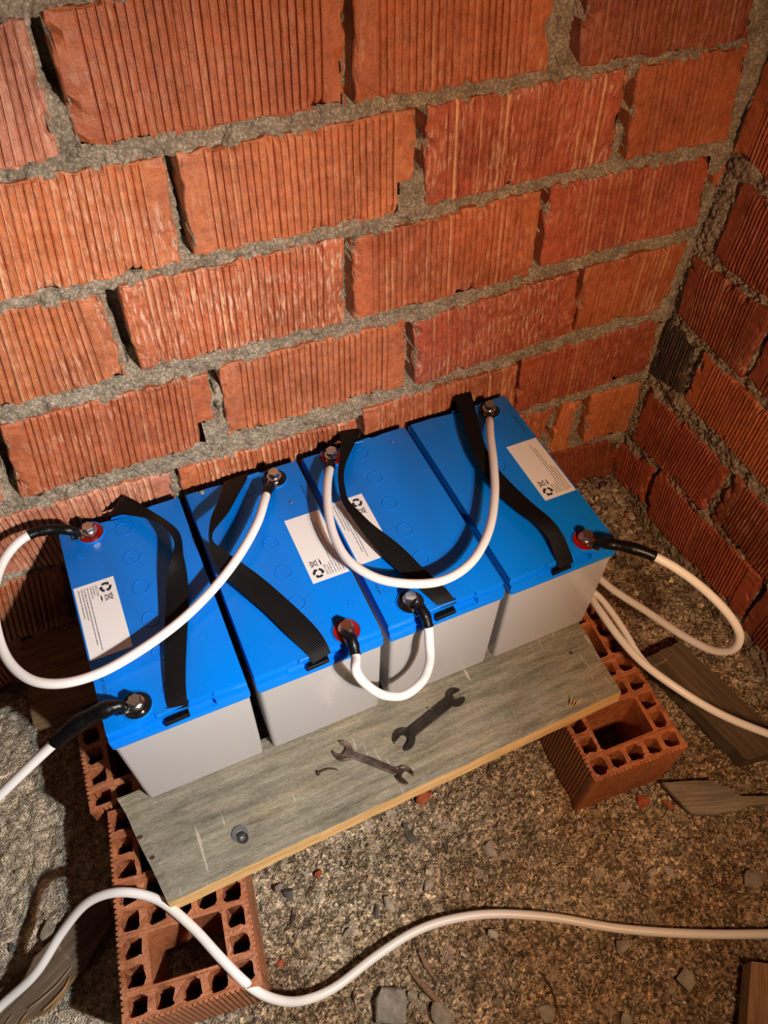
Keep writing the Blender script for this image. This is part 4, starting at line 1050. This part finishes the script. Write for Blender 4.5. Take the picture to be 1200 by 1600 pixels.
def splint(pix, r, m_):
    P = [at(u, v, .012) for u, v in pix]; t_ = tube('splinter', spline(P, 4), lambda t: r * (1.05 - abs(t - .4)), m_, None, 6)
    mi = (Matrix.Translation(ll.location) @ ll.rotation_euler.to_matrix().to_4x4()).inverted(); t_.data.transform(mi); t_.parent = ll
splint([(44, 1576), (66, 1560), (90, 1538), (112, 1510)], .0018, BARK); splint([(66, 1580), (84, 1564), (100, 1545), (110, 1526)], .0022, BROWNEDGE); splint([(8, 1600), (20, 1585)], .0013, BARK); splint([(30, 1600), (44, 1580)], .0016, BARK)
board('wood_offcut', [g(1036, 1222), g(1062, 1250), g(1082, 1271), g(1120, 1272), g(1158, 1265), g(1172, 1258), g(1215, 1254), g(1215, 1243), g(1160, 1243), g(1128, 1228), g(1112, 1218)], [0.0] * 11, .008, wood_material('grey wood offcut', (.16, .125, .085), (.24, .195, .14), (.32, .27, .20)), 'flat grey wood offcut in front of the dark damp board', None, 'wood offcut', .0008)
board('wood_block', [g(1166, 1612, .03), g(1174, 1502, .03), g(1230, 1510, .03), g(1235, 1640, .03)], [-.002] * 4, .032, wood_material('raw beech block', (.22, .12, .055), (.32, .19, .09), (.40, .26, .14)), 'brown wood block cut off by the lower right frame corner', None, 'wood block', .0003)
def stick(pix, r, mat, label, cat='twig', name='twig'):
    P = []
    for u, v in pix:
        p = at(u, v, .005); p.z = fz(p) + r * .6 + .001; P.append(p)
    o = tube(name, spline(P, 5), lambda t: r * (1.1 - abs(t - .45) * 1.5), mat, None, 7); tag(o, label, cat); return o
stick([(638, 1510), (652, 1526), (672, 1548), (690, 1568), (708, 1586)], .0048, BARK, 'long pale wood splinter above the oval pebble', 'wood splinter', 'wood_splinter')
stick([(655, 1484), (664, 1500), (674, 1516), (682, 1528)], .0045, BARK, 'shorter brown bark strip right of the long splinter', 'wood splinter', 'wood_splinter')
stick([(846, 1514), (858, 1530), (870, 1556), (880, 1590)], .0012, RUST, 'thin dark curved twig below the foreground cable')
stick([(562, 1530), (552, 1545), (553, 1562), (556, 1580)], .0010, RUST, 'thin wavy dark fibre left of the mortar lump')
stick([(456, 1412), (454, 1430), (450, 1450)], .0010, RUST, 'short dark twig right of the nearest hollow brick')
stick([(446, 1345), (453, 1342), (461, 1340)], .0012, RUST, 'little dark hooked twig under the plank front edge')
stick([(728, 1345), (731, 1352), (733, 1360)], .0016, BARK, 'small yellowish straw bit on the middle ground')
stick([(600, 1258), (610, 1255), (620, 1254)], .0028, PLANK_EDGE, 'yellow wood chip beneath the plank front edge', 'wood chip', 'wood_chip')
